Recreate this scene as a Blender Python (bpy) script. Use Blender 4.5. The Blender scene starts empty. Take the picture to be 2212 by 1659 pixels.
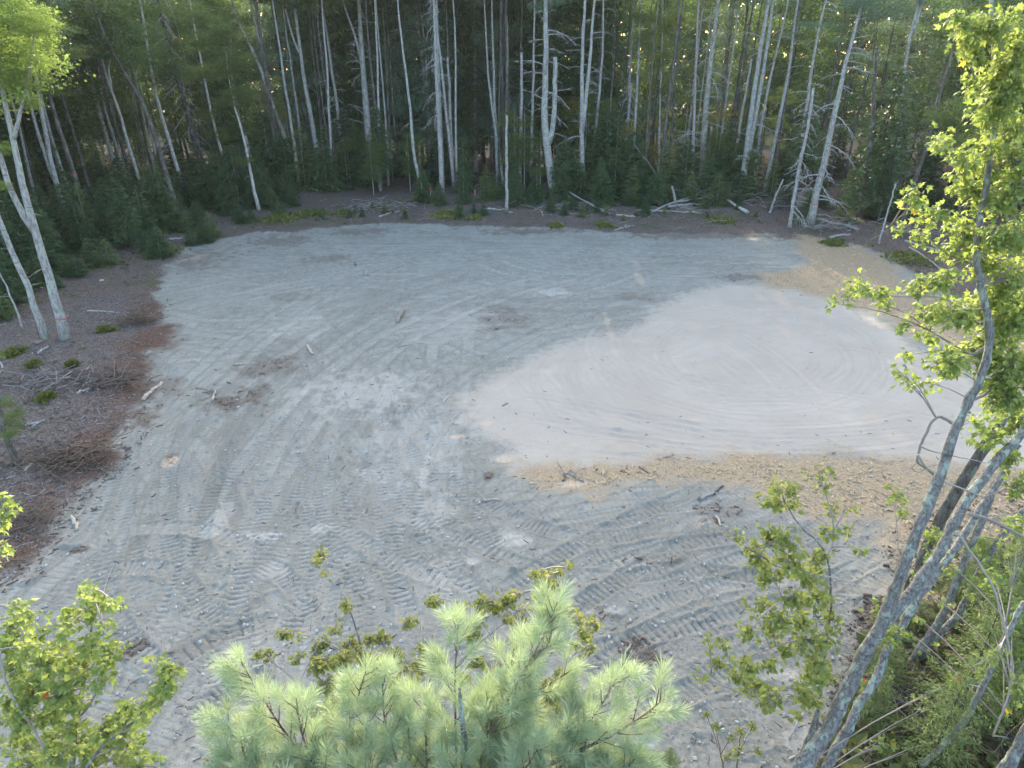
import bpy, math, random
import numpy as np
from mathutils import Vector, Matrix
random.seed(7); RNG = np.random.default_rng(7)
S = bpy.context.scene; COL = S.collection
R = math.radians

# ------------------------------------------------------------------ camera, sky, sun, exposure
CAM_H = 11.0; PITCH = R(25.6); FPX = 1474.0            # focal length in units of a 2212 px wide picture
cd = bpy.data.cameras.new('camera'); cam = bpy.data.objects.new('camera', cd); COL.objects.link(cam)
cd.sensor_width = 36; cd.lens = 36 * FPX / 2212; cd.clip_end = 2000; cd.clip_start = .05
cam.location = (0, 0, CAM_H); cam.rotation_euler = (R(90) - PITCH, 0, 0); S.camera = cam
SUN_EL, SUN_AZ = R(17.5), R(-4)
w = bpy.data.worlds.new('World'); S.world = w; w.use_nodes = True
nt = w.node_tree; bg = nt.nodes['Background']; sky = nt.nodes.new('ShaderNodeTexSky')
sky.sky_type = 'NISHITA'; sky.sun_disc = False; sky.sun_elevation = SUN_EL; sky.sun_rotation = SUN_AZ
sky.air_density = 1.0; sky.dust_density = 3.5; sky.ozone_density = .6
nt.links.new(sky.outputs[0], bg.inputs[0]); bg.inputs[1].default_value = .15
sl = bpy.data.lights.new('sun', 'SUN'); sl.energy = 2.5; sl.angle = R(.5); sl.color = (1, .86, .66)
so = bpy.data.objects.new('sun', sl); COL.objects.link(so); so.location = (0, 60, 60)
sd = Vector((math.sin(SUN_AZ) * math.cos(SUN_EL), math.cos(SUN_AZ) * math.cos(SUN_EL), math.sin(SUN_EL)))
so.rotation_euler = (-sd).to_track_quat('-Z', 'Y').to_euler()
vs = S.view_settings; vs.view_transform = 'Standard'; vs.look = 'None'; vs.gamma = 1; vs.exposure = 2.47; vs.use_curve_mapping = False
S.cycles.max_bounces = 6; S.cycles.diffuse_bounces = 3; S.cycles.transmission_bounces = 3; S.cycles.transparent_max_bounces = 6
S.cycles.use_denoising = True
S.cycles.caustics_reflective = False; S.cycles.caustics_refractive = False

# ------------------------------------------------------------------ from directions in the picture to places
CT, ST = math.cos(PITCH), math.sin(PITCH)
def ray(px, py):
    u = (px - 1106) / FPX; v = -(py - 829.5) / FPX
    return np.array([u, CT + v * ST, -ST + v * CT])
def G(px, py, z=0.0):                                   # the place on the ground
    d = ray(px, py); t = (z - CAM_H) / d[2]
    return np.array([0, 0, CAM_H]) + d * t
def at(px, py, y):                                      # the place at forward distance y
    d = ray(px, py); return np.array([0, 0, CAM_H]) + d * (y / d[1])
def mpp(p):                                             # metres per (2212) pixel at a place
    return (p[1] * CT + (CAM_H - p[2]) * ST) / FPX

# ------------------------------------------------------------------ the evening air
HAZE = .0002
hm = bpy.data.materials.new('haze'); hm.use_nodes = True; t_ = hm.node_tree; t_.nodes.remove(t_.nodes['Principled BSDF'])
pv = t_.nodes.new('ShaderNodeVolumePrincipled'); pv.inputs['Color'].default_value = (.86, .93, 1, 1); pv.inputs['Density'].default_value = HAZE; pv.inputs['Anisotropy'].default_value = .2
t_.links.new(pv.outputs[0], t_.nodes['Material Output'].inputs['Volume'])
hme = bpy.data.meshes.new('haze'); hx, hy0, hy1, hz0, hz1 = 320, -80, 420, -1.5, 36
hme.from_pydata([(a, b, c) for c in (hz0, hz1) for b in (hy0, hy1) for a in (-hx, hx)], [], [(0, 2, 3, 1), (4, 5, 7, 6), (0, 1, 5, 4), (2, 6, 7, 3), (0, 4, 6, 2), (1, 3, 7, 5)]); hme.materials.append(hm)
ho = bpy.data.objects.new('haze', hme); COL.objects.link(ho); ho['kind'] = 'stuff'; ho['label'] = 'thin bluish evening haze in the air'

# ------------------------------------------------------------------ noise
def _h(ix, iy, s):
    n = (ix.astype(np.int64) * 374761393 + iy.astype(np.int64) * 668265263 + s * 974634777) & 0x7fffffff
    n = ((n ^ (n >> 13)) * 1274126177) & 0x7fffffff
    return ((n ^ (n >> 16)) & 0xffff) / 65535.0
def vnoise(x, y, s=0):
    ix = np.floor(x); iy = np.floor(y); fx = x - ix; fy = y - iy
    fx = fx * fx * (3 - 2 * fx); fy = fy * fy * (3 - 2 * fy)
    a = _h(ix, iy, s); b = _h(ix + 1, iy, s); c = _h(ix, iy + 1, s); d = _h(ix + 1, iy + 1, s)
    return (a * (1 - fx) + b * fx) * (1 - fy) + (c * (1 - fx) + d * fx) * fy
def fbm(x, y, s=0, o=4):
    r = 0; a = .5
    for k in range(o):
        r = r + a * vnoise(x * 2 ** k, y * 2 ** k, s + k); a *= .5
    return r
def sstep(a, b, x):
    t = np.clip((x - a) / (b - a), 0, 1); return t * t * (3 - 2 * t)

# ------------------------------------------------------------------ mesh collecting
class MB:
    def __init__(s): s.v = []; s.f = []; s.t = []; s.n = 0
    def add(s, V, F, tint=0.5):
        V = np.asarray(V, np.float32); s.v.append(V)
        for q in (F if isinstance(F, list) else [F]):
            q = np.asarray(q, np.int32)
            s.f.append(q + s.n)
            s.t.append(np.full(len(q), tint, np.float32) if np.isscalar(tint) else np.asarray(tint, np.float32))
        s.n += len(V); return s
    def tube(s, P, r, k=6, tint=.5, cap=True):
        P = np.asarray(P, float); n = len(P); r = np.broadcast_to(np.asarray(r, float), (n,))
        T = np.gradient(P, axis=0); T /= np.linalg.norm(T, axis=1)[:, None] + 1e-9
        ref = np.array([.3, .9, .05]) if abs(T[0][2]) > .6 else np.array([.1, .2, 1.])
        A = np.cross(T, ref); A /= np.linalg.norm(A, axis=1)[:, None] + 1e-9; B = np.cross(T, A)
        th = np.arange(k) * 2 * math.pi / k
        V = P[:, None] + (A[:, None] * np.cos(th)[None, :, None] + B[:, None] * np.sin(th)[None, :, None]) * r[:, None, None]
        i, j = np.meshgrid(np.arange(n - 1), np.arange(k), indexing='ij'); j2 = (j + 1) % k
        Q = np.stack([i * k + j, i * k + j2, (i + 1) * k + j2, (i + 1) * k + j], -1).reshape(-1, 4)
        F = [Q]
        if cap: F += [np.arange(k)[None, ::-1], (np.arange(k) + (n - 1) * k)[None]]
        return s.add(V.reshape(-1, 3), F, tint)
    def scatter(s, tv, tf, M, L, tint):
        tv = np.asarray(tv, float); N = len(L); k = len(tv)
        V = np.einsum('nij,kj->nki', M, tv) + np.asarray(L)[:, None]
        base = (np.arange(N) * k)[:, None, None]
        F = [(np.asarray(q)[None] + base).reshape(-1, np.asarray(q).shape[1]) for q in tf]
        off = s.n
        s.v.append(V.reshape(-1, 3).astype(np.float32))
        for q, f in zip(tf, F):
            s.f.append(f.astype(np.int32) + off); s.t.append(np.repeat(np.asarray(tint, np.float32), len(q)))
        s.n += N * k; return s
    def mesh(s, name, mats, smooth=False):
        me = bpy.data.meshes.new(name)
        V = np.concatenate(s.v); me.vertices.add(len(V)); me.vertices.foreach_set('co', V.ravel().astype(np.float32))
        L = np.concatenate([q.ravel() for q in s.f]); cnt = np.concatenate([np.full(len(q), q.shape[1]) for q in s.f])
        me.loops.add(len(L)); me.loops.foreach_set('vertex_index', L.astype(np.int32))
        st = np.concatenate([[0], np.cumsum(cnt)[:-1]])
        me.polygons.add(len(cnt)); me.polygons.foreach_set('loop_start', st.astype(np.int32))
        me.update(calc_edges=True)
        a = me.attributes.new('tint', 'FLOAT', 'FACE'); a.data.foreach_set('value', np.concatenate(s.t).astype(np.float32))
        for m in (mats if isinstance(mats, (list, tuple)) else [mats]): me.materials.append(m)
        me.polygons.foreach_set('use_smooth', np.full(len(cnt), smooth))
        return me
def link(name, me, parent=None, loc=None, mat=None, **kw):
    o = bpy.data.objects.new(name, me); COL.objects.link(o)
    if parent is not None: o.parent = parent
    if mat is not None: o.matrix_basis = mat
    elif loc is not None: o.location = loc
    for k, v in kw.items(): o[k] = v
    return o
def thing(name, loc, label, cat, group=None, rz=0):
    o = bpy.data.objects.new(name, None); COL.objects.link(o); o.location = loc; o.rotation_euler.z = rz
    o.empty_display_size = .2; o['label'] = label; o['category'] = cat
    if group: o['group'] = group
    return o
def frames(D, roll):                                     # matrices whose x axis is D, with a roll about it
    D = D / (np.linalg.norm(D, axis=1)[:, None] + 1e-9)
    ref = np.where(np.abs(D[:, 2:3]) > .95, np.array([[1., 0, 0]]), np.array([[0, 0, 1.]]))
    A = np.cross(ref, D); A /= np.linalg.norm(A, axis=1)[:, None]; B = np.cross(D, A)
    c, s_ = np.cos(roll)[:, None], np.sin(roll)[:, None]
    return np.stack([D, A * c + B * s_, -A * s_ + B * c], -1)
def m4(M, L):
    m = Matrix.Identity(4)
    for i in range(3):
        for j in range(3): m[i][j] = float(M[i][j])
        m[i][3] = float(L[i])
    return m

# ------------------------------------------------------------------ materials
def newmat(name):
    m = bpy.data.materials.new(name); m.use_nodes = True; t = m.node_tree
    return m, t, t.nodes['Principled BSDF'], t.nodes['Material Output']
def nd(t, kind, **kw):
    n = t.nodes.new(kind)
    for k, v in kw.items():
        if k.startswith('i_'):
            key = k[2:]; n.inputs[int(key) if key.isdigit() else key].default_value = v
        else: setattr(n, k, v)
    return n
def mixc(t, fac, a, b, blend='MIX'):
    n = t.nodes.new('ShaderNodeMix'); n.data_type = 'RGBA'; n.blend_type = blend
    for idx, v in ((0, fac), (6, a), (7, b)):
        if hasattr(v, 'is_linked') or hasattr(v, 'links'): t.links.new(v, n.inputs[idx])
        else: n.inputs[idx].default_value = v if idx == 0 else (*v, 1)
    return n.outputs[2]
def mth(t, op, a, b=None, c=None, clamp=False):
    n = t.nodes.new('ShaderNodeMath'); n.operation = op; n.use_clamp = clamp
    for i, v in enumerate((a, b, c)):
        if v is None: continue
        if hasattr(v, 'links'): t.links.new(v, n.inputs[i])
        else: n.inputs[i].default_value = v
    return n.outputs[0]
def ss(t, x, a, b):
    n = t.nodes.new('ShaderNodeMapRange'); n.interpolation_type = 'SMOOTHSTEP'
    t.links.new(x, n.inputs[0]); n.inputs[1].default_value = a; n.inputs[2].default_value = b
    return n.outputs[0]
def attr(t, name): return nd(t, 'ShaderNodeAttribute', attribute_name=name).outputs['Fac']
def noise(t, vec, scale, detail=4, rough=.6):
    n = nd(t, 'ShaderNodeTexNoise'); n.inputs['Scale'].default_value = scale; n.inputs['Detail'].default_value = detail
    n.inputs['Roughness'].default_value = rough
    if vec is not None: t.links.new(vec, n.inputs['Vector'])
    return n.outputs[0]
def leafmat(name, c1, c2, tr=.45, wt=.65, rough=.55, tcol=None):
    m, t, p, out = newmat(name)
    oi = nd(t, 'ShaderNodeObjectInfo').outputs['Random']
    f = mth(t, 'ADD', mth(t, 'MULTIPLY', attr(t, 'tint'), wt), mth(t, 'MULTIPLY', oi, 1 - wt), clamp=True)
    col = mixc(t, f, c1, c2); t.links.new(col, p.inputs['Base Color']); p.inputs['Roughness'].default_value = rough
    p.inputs['Specular IOR Level'].default_value = .25
    tl = nd(t, 'ShaderNodeBsdfTranslucent'); tc = mixc(t, 1.0, col, tcol or (1.25, 1.25, .7), 'MULTIPLY'); t.links.new(tc, tl.inputs[0])
    mx = nd(t, 'ShaderNodeMixShader'); mx.inputs[0].default_value = tr
    t.links.new(p.outputs[0], mx.inputs[1]); t.links.new(tl.outputs[0], mx.inputs[2]); t.links.new(mx.outputs[0], out.inputs[0])
    return m
def barkmat(name, dark, light, lichen=None, sc=1.0, lich=.5):
    m, t, p, out = newmat(name)
    tc = nd(t, 'ShaderNodeTexCoord').outputs['Object']
    mp = nd(t, 'ShaderNodeMapping'); mp.inputs['Scale'].default_value = (6 * sc, 6 * sc, 1.6 * sc); t.links.new(tc, mp.inputs[0])
    n1 = noise(t, mp.outputs[0], 2.2, 6, .7); col = mixc(t, ss(t, n1, .35, .65), dark, light)
    if lichen:
        mp2 = nd(t, 'ShaderNodeMapping'); mp2.inputs['Scale'].default_value = (2.2 * sc, 2.2 * sc, 1.3 * sc); t.links.new(tc, mp2.inputs[0])
        n2 = noise(t, mp2.outputs[0], 1.7, 5, .65); col = mixc(t, mth(t, 'MULTIPLY', ss(t, n2, lich, lich + .1), .8), col, lichen)
    mp3 = nd(t, 'ShaderNodeMapping'); mp3.inputs['Scale'].default_value = (1, 1, 7 * sc); t.links.new(tc, mp3.inputs[0])
    n3 = noise(t, mp3.outputs[0], 1.5, 3, .5); col = mixc(t, mth(t, 'MULTIPLY', ss(t, n3, .6, .72), .55), col, tuple(c * .45 for c in dark))
    t.links.new(col, p.inputs['Base Color']); p.inputs['Roughness'].default_value = .9; p.inputs['Specular IOR Level'].default_value = .15
    b = nd(t, 'ShaderNodeBump'); b.inputs['Strength'].default_value = .6; b.inputs['Distance'].default_value = .03
    t.links.new(n1, b.inputs['Height']); t.links.new(b.outputs[0], p.inputs['Normal'])
    return m
def plainmat(name, c, rough=.9, c2=None):
    m, t, p, out = newmat(name)
    if c2:
        oi = nd(t, 'ShaderNodeObjectInfo').outputs['Random']
        n1 = noise(t, nd(t, 'ShaderNodeTexCoord').outputs['Object'], 14, 4)
        f = mth(t, 'FRACT', mth(t, 'ADD', attr(t, 'tint'), mth(t, 'ADD', mth(t, 'MULTIPLY', oi, .7), mth(t, 'MULTIPLY', n1, .3))))
        t.links.new(mixc(t, f, c, c2), p.inputs['Base Color'])
    else: p.inputs['Base Color'].default_value = (*c, 1)
    p.inputs['Roughness'].default_value = rough; p.inputs['Specular IOR Level'].default_value = .2
    return m
M = dict(
    maple=leafmat('maple_leaf', (.175, .26, .07), (.42, .47, .16), .45, tcol=(1.2, 1.2, .8)),
    poplar=leafmat('poplar_leaf', (.16, .23, .06), (.40, .42, .14), .45, tcol=(1.2, 1.2, .8)),
    birchleaf=leafmat('birch_leaf', (.19, .23, .06), (.42, .42, .14), .45, tcol=(1.2, 1.2, .8)),
    red=leafmat('red_leaf', (.5, .05, .02), (.55, .16, .04), .4, tcol=(1.1, .8, .6)),
    yellow=leafmat('yellow_leaf', (.55, .42, .06), (.6, .5, .12), .4),
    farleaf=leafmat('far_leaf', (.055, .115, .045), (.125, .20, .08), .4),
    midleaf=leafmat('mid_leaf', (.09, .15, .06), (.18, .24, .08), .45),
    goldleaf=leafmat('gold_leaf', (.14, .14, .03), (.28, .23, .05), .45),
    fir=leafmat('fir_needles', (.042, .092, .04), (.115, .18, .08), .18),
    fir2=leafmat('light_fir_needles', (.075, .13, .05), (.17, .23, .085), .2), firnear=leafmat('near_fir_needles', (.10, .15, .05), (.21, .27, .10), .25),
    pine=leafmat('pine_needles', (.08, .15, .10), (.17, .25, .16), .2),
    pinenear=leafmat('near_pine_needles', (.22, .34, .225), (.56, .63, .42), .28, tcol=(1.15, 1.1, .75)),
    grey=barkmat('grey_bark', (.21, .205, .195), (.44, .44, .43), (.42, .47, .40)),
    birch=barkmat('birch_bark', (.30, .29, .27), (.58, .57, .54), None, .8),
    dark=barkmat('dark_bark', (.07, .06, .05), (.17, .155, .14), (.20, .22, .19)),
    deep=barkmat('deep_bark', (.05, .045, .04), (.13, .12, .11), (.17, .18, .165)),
    dead=barkmat('dead_wood', (.24, .23, .22), (.47, .46, .45), (.40, .46, .40), 1, .55),
    near=barkmat('near_bark', (.11, .105, .10), (.26, .26, .255), (.36, .44, .37), 2.2, .52),
    twig=plainmat('twig_bark', (.22, .20, .18), .9, (.40, .38, .36)),
    brown=plainmat('brown_twig', (.11, .08, .06), .9, (.20, .15, .115)),
    log=plainmat('weathered_wood', (.30, .25, .20), .9, (.50, .45, .38)),
    rot=plainmat('dark_wood', (.09, .07, .06), .95, (.22, .18, .15)), backleaf=leafmat('back_leaf', (.04, .06, .025), (.10, .10, .035), .12), slash=plainmat('slash_wood', (.10, .085, .075), .95, (.34, .31, .29)),
    rock=plainmat('rock', (.30, .30, .29), .9, (.50, .50, .48)),
    pink=plainmat('pink_tape', (.55, .14, .15), .6),
    soil=plainmat('soil', (.20, .195, .165), .95, (.32, .31, .27)), limeleaf=leafmat('lime_leaf', (.15, .235, .06), (.29, .37, .11), .45, tcol=(1.2, 1.25, .85)), lowgreen=leafmat('low_plants', (.07, .09, .025), (.16, .17, .05), .2), moss=leafmat('moss', (.10, .125, .03), (.21, .22, .06), .2),  # left maple's yellow-green leaves: the sun it lacks is put into their colour
    chip=plainmat('wood_chip', (.40, .30, .19), .9, (.58, .47, .33)),
)

# ------------------------------------------------------------------ the ground
def poly(pts): return np.array([G(x, y)[:2] for x, y in pts])
PAD = poly([(-400, 1300), (20, 1215), (60, 1160), (120, 1085), (215, 1015), (240, 950), (255, 890), (250, 850), (275, 790), (310, 745), (345, 700), (332, 640), (360, 590), (365, 572),
            (405, 533), (470, 516), (560, 503), (640, 500), (760, 487), (900, 484), (1050, 490), (1180, 492), (1300, 500), (1400, 504), (1500, 505), (1620, 508), (1720, 512),
            (1800, 520), (1880, 535), (1950, 575), (2010, 610), (2100, 660), (2212, 740), (2400, 880), (2500, 1000), (2212, 1075), (2100, 1100), (2010, 1130), (1960, 1170), (1945, 1230), (1895, 1300),
            (1860, 1380), (1835, 1450), (1800, 1530), (1760, 1610), (1720, 1750), (1200, 2100), (0, 2100), (-700, 1800)])
SAND = poly([(985, 852), (1040, 820), (1120, 790), (1200, 745), (1330, 720), (1395, 690), (1420, 665), (1490, 630), (1560, 615), (1650, 614), (1790, 640), (1850, 670), (1960, 730), (2100, 830),
             (2320, 960), (2300, 1015), (2000, 1007), (1800, 990), (1600, 985), (1400, 1000), (1270, 1018), (1180, 1016), (1130, 1010), (1080, 985), (1095, 965), (1050, 945), (1020, 910), (990, 880)])
CHIPA = poly([(1725, 508), (1790, 522), (1850, 532), (1925, 575), (1930, 600), (1990, 625), (2100, 680), (2212, 745), (2300, 830), (2200, 830), (2100, 780), (2040, 740), (1960, 715), (1930, 690), (1850, 655), (1760, 633), (1655, 617), (1655, 592), (1700, 588),
              (1760, 568), (1735, 545)])
CHIPB = poly([(1155, 1018), (1280, 1016), (1400, 1003), (1600, 985), (1800, 992), (2000, 1008), (2300, 1015), (2350, 1110), (2212, 1180), (2080, 1220), (1990, 1290), (1950, 1280), (1945, 1200), (1930, 1125), (1760, 1118), (1700, 1095), (1650, 1075),
              (1620, 1045), (1500, 1033), (1440, 1040), (1400, 1033), (1330, 1036), (1270, 1052), (1220, 1046), (1185, 1038)])
DUFF = poly([(170, 655), (260, 640), (340, 640), (352, 690), (400, 745), (330, 765), (350, 850), (300, 905), (258, 945), (225, 1020), (120, 1110), (60, 1190), (0, 1240), (-300, 1320), (-300, 700), (0, 690)])
def sdf(P, x, y):                                        # metres, positive inside
    d = np.full(x.shape, 1e9); ins = np.zeros(x.shape, bool)
    for i in range(len(P)):
        a, b = P[i], P[(i + 1) % len(P)]; e = b - a
        t = np.clip(((x - a[0]) * e[0] + (y - a[1]) * e[1]) / (e @ e), 0, 1)
        d = np.minimum(d, np.hypot(x - a[0] - t * e[0], y - a[1] - t * e[1]))
        c = (a[1] > y) != (b[1] > y)
        with np.errstate(divide='ignore', invalid='ignore'): xi = a[0] + (y - a[1]) * e[0] / (e[1] if abs(e[1]) > 1e-9 else 1e-9)
        ins ^= c & (x < xi)
    return np.where(ins, d, -d)
ys = [4.5]
while ys[-1] < 66: ys.append(ys[-1] + max(.018, (ys[-1] ** 2 + 121) / (11 * 682) * (.80 if ys[-1] < 22 else 1.1)))
ys = np.array(ys); NX = 1100
X = np.linspace(-1, 1, NX)[None] * (6 + .80 * ys)[:, None]; Y = np.repeat(ys[:, None], NX, 1)
dpad = sdf(PAD, X, Y) + (fbm(X * .9, Y * .9, 3) - .47) * 1.6
dsand = sdf(SAND, X, Y) + (fbm(X * .6, Y * .6, 11, 6) - .48) * 1.5
dchip = np.maximum(sdf(CHIPA, X, Y), sdf(CHIPB, X, Y)) + (fbm(X * 1.3, Y * 1.3, 21) - .47) * 1.5
dduff = sdf(DUFF, X, Y) + (fbm(X * .8, Y * .8, 31) - .47) * 2.2
H = (fbm(X * .25, Y * .25, 41) - .47) * .25 + (fbm(X * 1.7, Y * 1.7, 42) - .47) * .09
inpad = sstep(-.3, .5, dpad); sandm = sstep(-.25, .35, dsand)
rough = (fbm(X * 5, Y * 5, 45, 3) - .43) * .10
H += rough * (1 - inpad) * 1.8 + (1 - inpad) * .08 + rough * .40 * inpad * (1 - sandm)
lump = sstep(.60, .75, fbm(X * 2.2, Y * 2.2, 47, 4)) * .08
H += lump * inpad * (1 - sandm)
press = np.zeros_like(H); rut = np.zeros_like(H); lane = np.full_like(H, .5)
def circ(p, q, r_):
    ax, ay = p; bx, by = q; cx, cy = r_
    D = 2 * (ax * (by - cy) + bx * (cy - ay) + cx * (ay - by))
    if abs(D) < 1e-3: D = 1e-3
    ux = ((ax * ax + ay * ay) * (by - cy) + (bx * bx + by * by) * (cy - ay) + (cx * cx + cy * cy) * (ay - by)) / D
    uy = ((ax * ax + ay * ay) * (cx - bx) + (bx * bx + by * by) * (ax - cx) + (cx * cx + cy * cy) * (bx - ax)) / D
    return ux, uy
def arc_track(p, q, r_, hw=.23, deep=.03, cleat=.022, pitch=.165, both=True, seed=0, berm=.03, onsand=False):
    global H, press, rut, lane
    tone = random.Random(seed * 7 + 1).uniform(0, 1) if onsand else random.Random(seed * 7 + 1).uniform(*((.12, .84) if seed < 100 or seed > 199 else (.0, .95)))
    ux, uy = circ(p, q, r_); rad = math.hypot(p[0] - ux, p[1] - uy)
    a0 = math.atan2(p[1] - uy, p[0] - ux); am = math.atan2(q[1] - uy, q[0] - ux); a1 = math.atan2(r_[1] - uy, r_[0] - ux)
    def un(a): return (a + math.pi) % (2 * math.pi) - math.pi
    dm, d1 = un(am - a0), un(a1 - a0)
    if dm * d1 < 0 or abs(dm) > abs(d1): d1 = d1 + (2 * math.pi if dm > 0 else -2 * math.pi) if (dm > 0) != (d1 > 0) else d1
    lo, hi = min(0, d1), max(0, d1); mid = a0 + (lo + hi) / 2; half = (hi - lo) / 2
    xs = [p[0], q[0], r_[0]]; yy = [p[1], q[1], r_[1]]
    i0 = np.searchsorted(ys, min(yy) - 3); i1 = np.searchsorted(ys, max(yy) + 3)
    if i1 <= i0: return
    x = X[i0:i1]; y = Y[i0:i1]
    d = np.hypot(x - ux, y - uy) - rad
    for off in ((-.75, .75) if both else (0,)):
        dd = d - off; sel = np.abs(dd) < hw + .25
        if not sel.any(): continue
        ii = np.nonzero(sel); xx = x[ii]; y2 = y[ii]; dv = dd[ii]
        th = un_arr(np.arctan2(y2 - uy, xx - ux) - mid)
        e = (half - np.abs(th)) * rad; ok = e > 0
        if not ok.any(): continue
        ii = (ii[0][ok], ii[1][ok]); dv = dv[ok]; th = th[ok]; e = e[ok]; xx = xx[ok]; y2 = y2[ok]
        dv = dv + (fbm(xx * 1.1, y2 * 1.1, 60 + seed, 2) - .37) * .07
        fade = sstep(0, 1.2, e) * np.clip(.35 + 1.3 * vnoise(xx * .5, y2 * .5, 70 + seed), 0, 1)
        m = (1 - sstep(hw - .03, hw + .03, np.abs(dv))) * fade
        b = np.exp(-((np.abs(dv) - hw - .06) / .06) ** 2) * fade
        s = th * rad
        ph = (s / pitch + .15 * np.sign(off + .01)) % 1.0
        c = .5 - 1.25 * np.exp(-((ph - .5) / .13) ** 2)
        brk = np.clip(vnoise(xx * 2.3, y2 * 2.3, 90 + seed) * 1.6, 0, 1)
        la = lane[i0:i1]; la[ii] = la[ii] * (1 - m) + m * (tone * .8 + .2 * vnoise(xx * 1.5, y2 * 1.5, 5)) * km_(sandm[i0:i1][ii]) + m * .5 * (1 - km_(sandm[i0:i1][ii]))
        hh = H[i0:i1]; pr = press[i0:i1]; ru = rut[i0:i1]
        sm = sandm[i0:i1][ii]; km = inpad[i0:i1][ii] * ((1 - .55 * sm) if not onsand else 1.0)
        hh[ii] = hh[ii] * (1 - .3 * m) + km * (m * (-deep + cleat * c * brk * 2) + berm * b * (.3 + 1.2 * vnoise(xx * 4, y2 * 4, 33)))
        pr[ii] = pr[ii] * (1 - m) + km * m * np.clip(c + .5, 0, 1) * brk
        ru[ii] = np.maximum(ru[ii], km * b)
def km_(s): return 1 - .3 * s
def un_arr(a): return (a + np.pi) % (2 * np.pi) - np.pi
def g2(p): return tuple(G(*p)[:2])
rr = random.Random(5)
for k in range(230):                                     # older, half worn passes
    px, py = rr.uniform(150, 1950), rr.uniform(505, 1640)
    p0 = np.array(g2((px, py)))
    if py < 760: a = rr.gauss(.22, .4)
    elif px < 980: a = rr.gauss(1.55 + (px - 500) / 1800, .28)
    else: a = rr.gauss(.55, .35)
    L = rr.uniform(4, 13); bend = rr.uniform(-.13, .13) * L
    dvec = np.array([math.cos(a), math.sin(a)]); nv = np.array([-dvec[1], dvec[0]])
    arc_track(tuple(p0 - dvec * L / 2), tuple(p0 + nv * bend), tuple(p0 + dvec * L / 2), seed=300 + k, deep=.006, cleat=.007, berm=.008)
TR = [((370, 880), (335, 1080), (420, 1330)), ((470, 880), (430, 1060), (490, 1240)), ((690, 930), (580, 1010), (480, 1150)), ((620, 870), (730, 1040), (860, 1300)), ((660, 840), (800, 1070), (980, 1330)),
      ((720, 700), (750, 860), (900, 1060)), ((650, 780), (880, 650), (1250, 600)), ((700, 810), (1000, 680), (1480, 640)), ((560, 610), (900, 560), (1300, 548)), ((500, 650), (800, 600), (1100, 640)),
      ((420, 1400), (700, 850), (1250, 590)), ((350, 1250), (620, 770), (1100, 565)), ((520, 1450), (850, 900), (1350, 640)), ((250, 1150), (450, 820), (800, 590)), ((980, 1350), (900, 1000), (1150, 770)), ((600, 1420), (640, 1000), (900, 700)), ((820, 1400), (760, 1050), (820, 780)), ((650, 700), (1050, 590), (1600, 570)), ((1000, 1000), (960, 1100), (1100, 1250)), ((980, 1060), (1150, 1180), (1500, 1160)), ((1180, 1190), (1400, 1140), (1700, 1130)), ((1240, 1330), (1450, 1235), (1720, 1200)),
      ((1100, 1340), (1300, 1210), (1580, 1080)), ((1400, 1330), (1600, 1270), (1880, 1140)), ((1250, 1330), (1340, 1400), (1400, 1500)), ((880, 900), (930, 1050), (885, 1260)), ((1180, 1510), (1480, 1420), (1750, 1340)),
      ((330, 1560), (450, 1450), (660, 1390)), ((700, 520), (1200, 522), (1700, 530)), ((620, 545), (1000, 535), (1500, 560)), ((300, 1130), (330, 1300), (470, 1420)), ((560, 1150), (680, 1220), (760, 1360)),
      ((500, 1330), (620, 1260), (720, 1120)), ((900, 760), (1010, 800), (980, 870)), ((700, 860), (820, 880), (980, 850)), ((1000, 640), (1200, 660), (1400, 650)), ((1450, 1180), (1600, 1200), (1880, 1230)),
      ((1300, 1560), (1400, 1460), (1560, 1360)), ((760, 1080), (900, 1180), (1060, 1230)), ((1050, 560), (1130, 590), (1300, 600)), ((1900, 1130), (1900, 1200), (1880, 1280)), ((200, 1200), (330, 1180), (480, 1230))]
for k, (a, b, c) in enumerate(TR): arc_track(g2(a), g2(b), g2(c), seed=100 + k, deep=.021, cleat=.016, berm=.023)
# tyre arcs raked into the pale gravel
TS = [((1340, 700), (1560, 865), (1830, 790)), ((1380, 690), (1620, 850), (1800, 770)), ((1480, 725), (1640, 690), (1820, 720)), ((1290, 800), (1480, 900), (1750, 915)), ((1160, 800), (1350, 925), (1800, 950)),
      ((1500, 700), (1400, 760), (1480, 850)), ((1450, 705), (1330, 780), (1420, 870)), ((1460, 838), (1640, 830), (1800, 850)), ((1500, 860), (1700, 850), (1900, 880)), ((1200, 950), (1600, 960), (2000, 940)),
      ((1150, 880), (1500, 940), (2050, 905)), ((1540, 740), (1640, 790), (1690, 860)), ((1560, 720), (1680, 800), (1740, 870)), ((1700, 680), (1840, 740), (1830, 850)), ((1600, 700), (1720, 690), (1850, 760)), ((1050, 860), (1300, 900), (1600, 975)),
      ((1100, 920), (1400, 965), (1800, 985)), ((1240, 750), (1200, 830), (1300, 930)), ((1420, 680), (1560, 660), (1760, 680)), ((1520, 770), (1580, 830), (1700, 880)), ((1900, 900), (2000, 920), (2150, 930)), ((1750, 760), (1900, 780), (2050, 860))]
for k, (a, b, c) in enumerate(TS):
    for o in (0, 1, 2):
        p, q, s_ = [np.array(g2(v)) + np.array([.35 * o, .28 * o]) for v in (a, b, c)]
        arc_track(tuple(p), tuple(q), tuple(s_), hw=.10, deep=.009, cleat=.002, pitch=.12, both=(o == 0), seed=200 + k * 3 + o, berm=.010, onsand=True)
stain = np.zeros_like(H); pale = np.zeros_like(H)
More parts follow.
